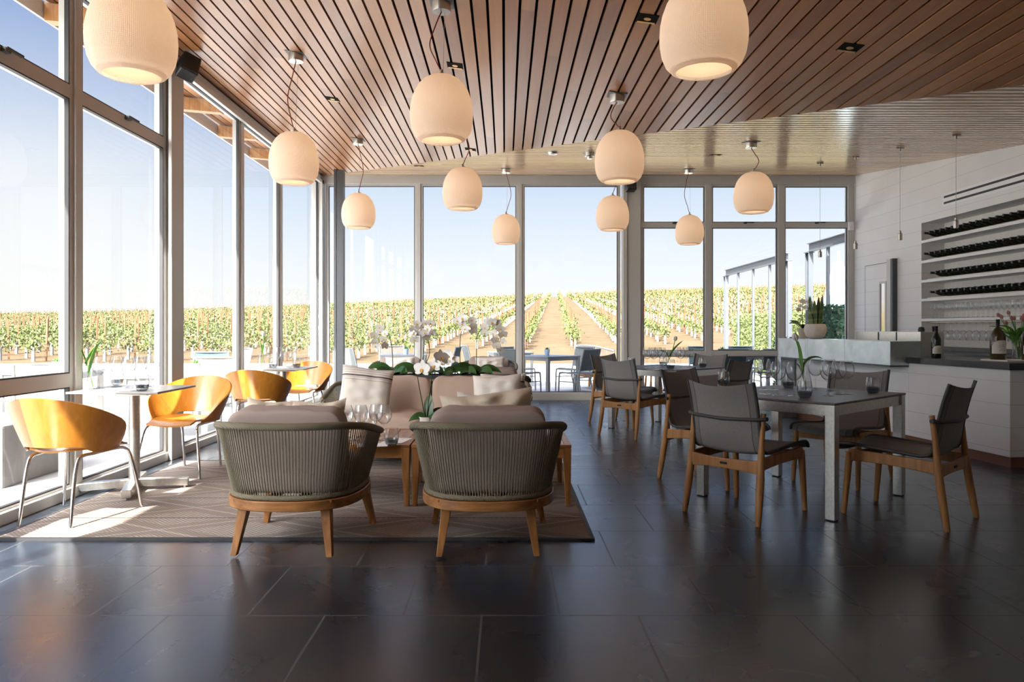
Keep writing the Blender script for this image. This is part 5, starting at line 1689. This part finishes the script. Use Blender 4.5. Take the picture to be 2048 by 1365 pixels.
# ------------------------------------------------------------------ the vineyard hill
YH = 176.0
def zt(x, y):
    if y < 27.4: return -.02
    s = .0553 * (y - 27.4) + .034 * (x - .067 * y) * min(1.0, (y - 27.4) / 40) - .02
    s += .35 * math.sin(x * .035 + .6) * min(1, (y - 27) / 60)
    if y > YH: s -= .02 * (y - YH) ** 1.6
    return s
m = MB(); ys = [23.8, 25.5, 27.4] + list(np.linspace(29, 178, 70)) + [180, 184, 190, 200]; xsn = 61
m.grid(lambda u, v: (lambda y: (lambda x: (x, y, zt(x, y) if y > 24 else -.08))(-(.78 * y + 12) + u * (1.36 * y + 24)))(ys[int(round(v * (len(ys) - 1)))]), xsn, len(ys))
struct(m.build('ground', M['soil'], None, 180))

vines, stakes = [], []
for k in range(-90, 60):
    x0 = -1.26 + 2.06 * k
    y = (25.2 if x0 < -3.5 else (31.5 if x0 < 1 else 34.0)) + (k % 3) * .4; i = k % 4
    while y < YH + 1:
        x = x0 + .067 * y
        if -.72 * y - 2 < x < .50 * y + 2:
            vines.append((x, y))
            if i % (2 if y < 75 else 4) == 0: stakes.append((x + .05, y + .5))
        y += 1.45; i += 1
vines.sort(key=lambda p: p[1]); stakes.sort(key=lambda p: p[1])

def vine_mesh(seed, nq, size, n_m):
    g = random.Random(seed); m = MB()
    for q in range(nq):
        c = Vector((g.gauss(0, .13), g.gauss(0, .34), .58 + g.gauss(0, .15)))
        if c.z < .30: c.z = .40 + g.random() * .2
        a = Vector((g.gauss(0, 1), g.gauss(0, 1), g.gauss(0, 1))).normalized(); b = a.orthogonal().normalized(); b = (b * math.cos(g.random() * 6.3) + a.cross(b) * math.sin(g.random() * 6.3)).normalized()
        s = size * g.uniform(.7, 1.3); d = a.cross(b)
        m.add([c - a * s, c + b * s * .8, c + a * s, c - b * s * .8], [(0, 1, 2, 3)])
    return m
protos = []
for s in range(4):
    t = vine_mesh(s, 170, .047, 0).build('grapevine', M['vine_leaf']); tag(t, 'leafy young grapevine with a white grow tube on the vineyard slope', 'grapevine', 'grapevines on the slope')
    mm = MB(); mm.tube([(0, 0, 0), (.02, .01, .35), (0, 0, .75)], .018, 5); mm.build('trunk', M['vine_wood'], t)
    mm = MB(); mm.box((0, 0, .24), (.085, .085, .48)); mm.build('grow_tube', M['tube'], t)
    protos.append(t)
g = random.Random(3)
NV = 300
for i, (x, y) in enumerate(vines[:NV]):
    loc = (x + g.uniform(-.08, .08), y, zt(x, y)); pr = protos[i % 4]
    if i < 4: place(pr, loc, g.uniform(-.3, .3))
    else: dup(pr, loc, g.choice((0, PI)) + g.uniform(-.3, .3))
    o = pr
sp0 = None
for i, (x, y) in enumerate(stakes[:300]):
    if sp0 is None:
        mm = MB(); mm.box((0, 0, .72), (.055, .045, 1.5)); sp0 = mm.build('vine_stake', M['stake']); tag(sp0, 'rusty brown vineyard stake standing in a vine row', 'stake', 'rusty stakes of the vine rows'); o = sp0
    else:
        o = sp0.copy(); COL.objects.link(o)
    o.location = (x, y, zt(x, y)); o.rotation_euler = (g.uniform(-.03, .03), g.uniform(-.03, .03), g.random())
# the rest of the hill, too many and too small to tell apart
m = MB(); m2 = MB()
for (x, y) in vines[NV:]:
    z = zt(x, y); nq = 30 if y < 60 else (16 if y < 95 else 10); s0 = .072 if y < 60 else (.10 if y < 95 else .135)
    for q in range(nq):
        c = (x + g.gauss(0, .13), y + g.gauss(0, .38), z + .60 + g.gauss(0, .15))
        a = g.random() * 6.3; b = g.uniform(-1, 1); s = s0 * g.uniform(.6, 1.2)
        ca, sa, cb = math.cos(a) * s, math.sin(a) * s, b * s
        m.add([(c[0] - ca, c[1] - sa, c[2] - cb), (c[0] + sa * .5, c[1] - ca * .5, c[2] + s * .7), (c[0] + ca, c[1] + sa, c[2] + cb), (c[0] - sa * .5, c[1] + ca * .5, c[2] - s * .7)], [(0, 1, 2, 3)])
    if y < 120:
        m2.bx((x - .045, y - .045, z), (x + .045, y + .045, z + .46))
o = m.build('distant_vines', M['vine_leaf']); tag(o, 'mass of green vine rows covering the distant vineyard slope', 'vines', None, 'stuff')
o = m2.build('distant_grow_tubes', M['tube']); tag(o, 'white grow tubes dotting the distant vine rows', 'grow tubes', None, 'stuff')
m = MB()
for (x, y) in stakes[300:]:
    z = zt(x, y); ww = .024 if y < 80 else .030; m.bx((x - ww, y - ww, z), (x + ww, y + ww, z + 1.2 + g.random() * .4))
o = m.build('distant_stakes', M['stake']); tag(o, 'countless thin brown stakes along the distant vine rows and skyline', 'stakes', None, 'stuff')

# ------------------------------------------------------------------ sky, sun, camera
w = bpy.data.worlds.new('sky'); scn.world = w; w.use_nodes = True; nt = w.node_tree
for n in list(nt.nodes): nt.nodes.remove(n)
out = nt.nodes.new('ShaderNodeOutputWorld'); bg = nt.nodes.new('ShaderNodeBackground')
tc = N(nt, 'ShaderNodeTexCoord'); sp = N(nt, 'ShaderNodeSeparateXYZ'); L(nt, tc.outputs['Generated'], sp.inputs[0])
col = ramp(nt, mth(nt, 'MAXIMUM', sp.outputs[2], 0.0), [(0.0, (.41, .41, .41)), (.08, (.365, .385, .41)), (.17, (.28, .322, .385)), (.25, (.17, .228, .335)), (.34, (.108, .165, .29)), (.6, (.12, .21, .46)), (1.0, (.08, .17, .44))])
nz = N(nt, 'ShaderNodeTexNoise', i_Scale=2.2, i_Detail=5.0); L(nt, tc.outputs['Generated'], nz.inputs['Vector'])
dt = N(nt, 'ShaderNodeVectorMath', operation='DOT_PRODUCT'); L(nt, tc.outputs['Generated'], dt.inputs[0])
gd = Vector((-.66, 1, .07)).normalized(); dt.inputs[1].default_value = gd
glow = mth(nt, 'POWER', mth(nt, 'MAXIMUM', dt.outputs['Value'], 0.0), 40.0)
glow = mth(nt, 'MULTIPLY', glow, mth(nt, 'MULTIPLY_ADD', nz.outputs[0], .8, .4))
mx = N(nt, 'ShaderNodeMix', data_type='RGBA'); mx.clamp_factor = True
L(nt, mth(nt, 'MULTIPLY', glow, .85), mx.inputs['Factor']); L(nt, col, mx.inputs['A']); mx.inputs['B'].default_value = (.40, .395, .385, 1)
trav = Vector((.35 * .731, .937 * .731, -.682))
ds = N(nt, 'ShaderNodeVectorMath', operation='DOT_PRODUCT'); L(nt, tc.outputs['Generated'], ds.inputs[0]); ds.inputs[1].default_value = -trav.normalized()
aur = mth(nt, 'MULTIPLY', mth(nt, 'POWER', mth(nt, 'MAXIMUM', ds.outputs['Value'], 0.0), 6.0), 12.5)
hz_ = N(nt, 'ShaderNodeMix', data_type='RGBA', blend_type='ADD'); hz_.inputs['Factor'].default_value = 1.0
ac = N(nt, 'ShaderNodeCombineColor'); L(nt, aur, ac.inputs[0]); L(nt, mth(nt, 'MULTIPLY', aur, .97), ac.inputs[1]); L(nt, mth(nt, 'MULTIPLY', aur, .92), ac.inputs[2])
L(nt, mx.outputs['Result'], hz_.inputs['A']); L(nt, ac.outputs[0], hz_.inputs['B'])
L(nt, hz_.outputs['Result'], bg.inputs['Color']); bg.inputs['Strength'].default_value = 1.0
L(nt, bg.outputs[0], out.inputs['Surface'])

sd = bpy.data.lights.new('sun', 'SUN'); sd.energy = 11.5; sd.angle = R(.6); sd.color = (1.0, .94, .86)
so = bpy.data.objects.new('sun', sd); COL.objects.link(so)
trav = Vector((.35 * .731, .937 * .731, -.682))
so.rotation_euler = trav.to_track_quat('-Z', 'Y').to_euler()

cd = bpy.data.cameras.new('camera'); cd.sensor_width = 36.0; cd.lens = FPX / 2048 * 36.0
cd.shift_x = 14.0 / 2048; cd.shift_y = -25.5 / 2048; cd.clip_end = 600
co = bpy.data.objects.new('camera', cd); COL.objects.link(co); co.location = (0, 0, H); co.rotation_euler = (PI / 2, 0, 0)
scn.camera = co
scn.view_settings.view_transform = 'Standard'; scn.view_settings.look = 'None'
scn.view_settings.gamma = 1.0; scn.view_settings.use_curve_mapping = False
scn.view_settings.exposure = 1.4
cy = scn.cycles
cy.max_bounces = 10; cy.diffuse_bounces = 5; cy.glossy_bounces = 4; cy.transmission_bounces = 4; cy.transparent_max_bounces = 32
cy.sample_clamp_indirect = 8.0; cy.use_denoising = True
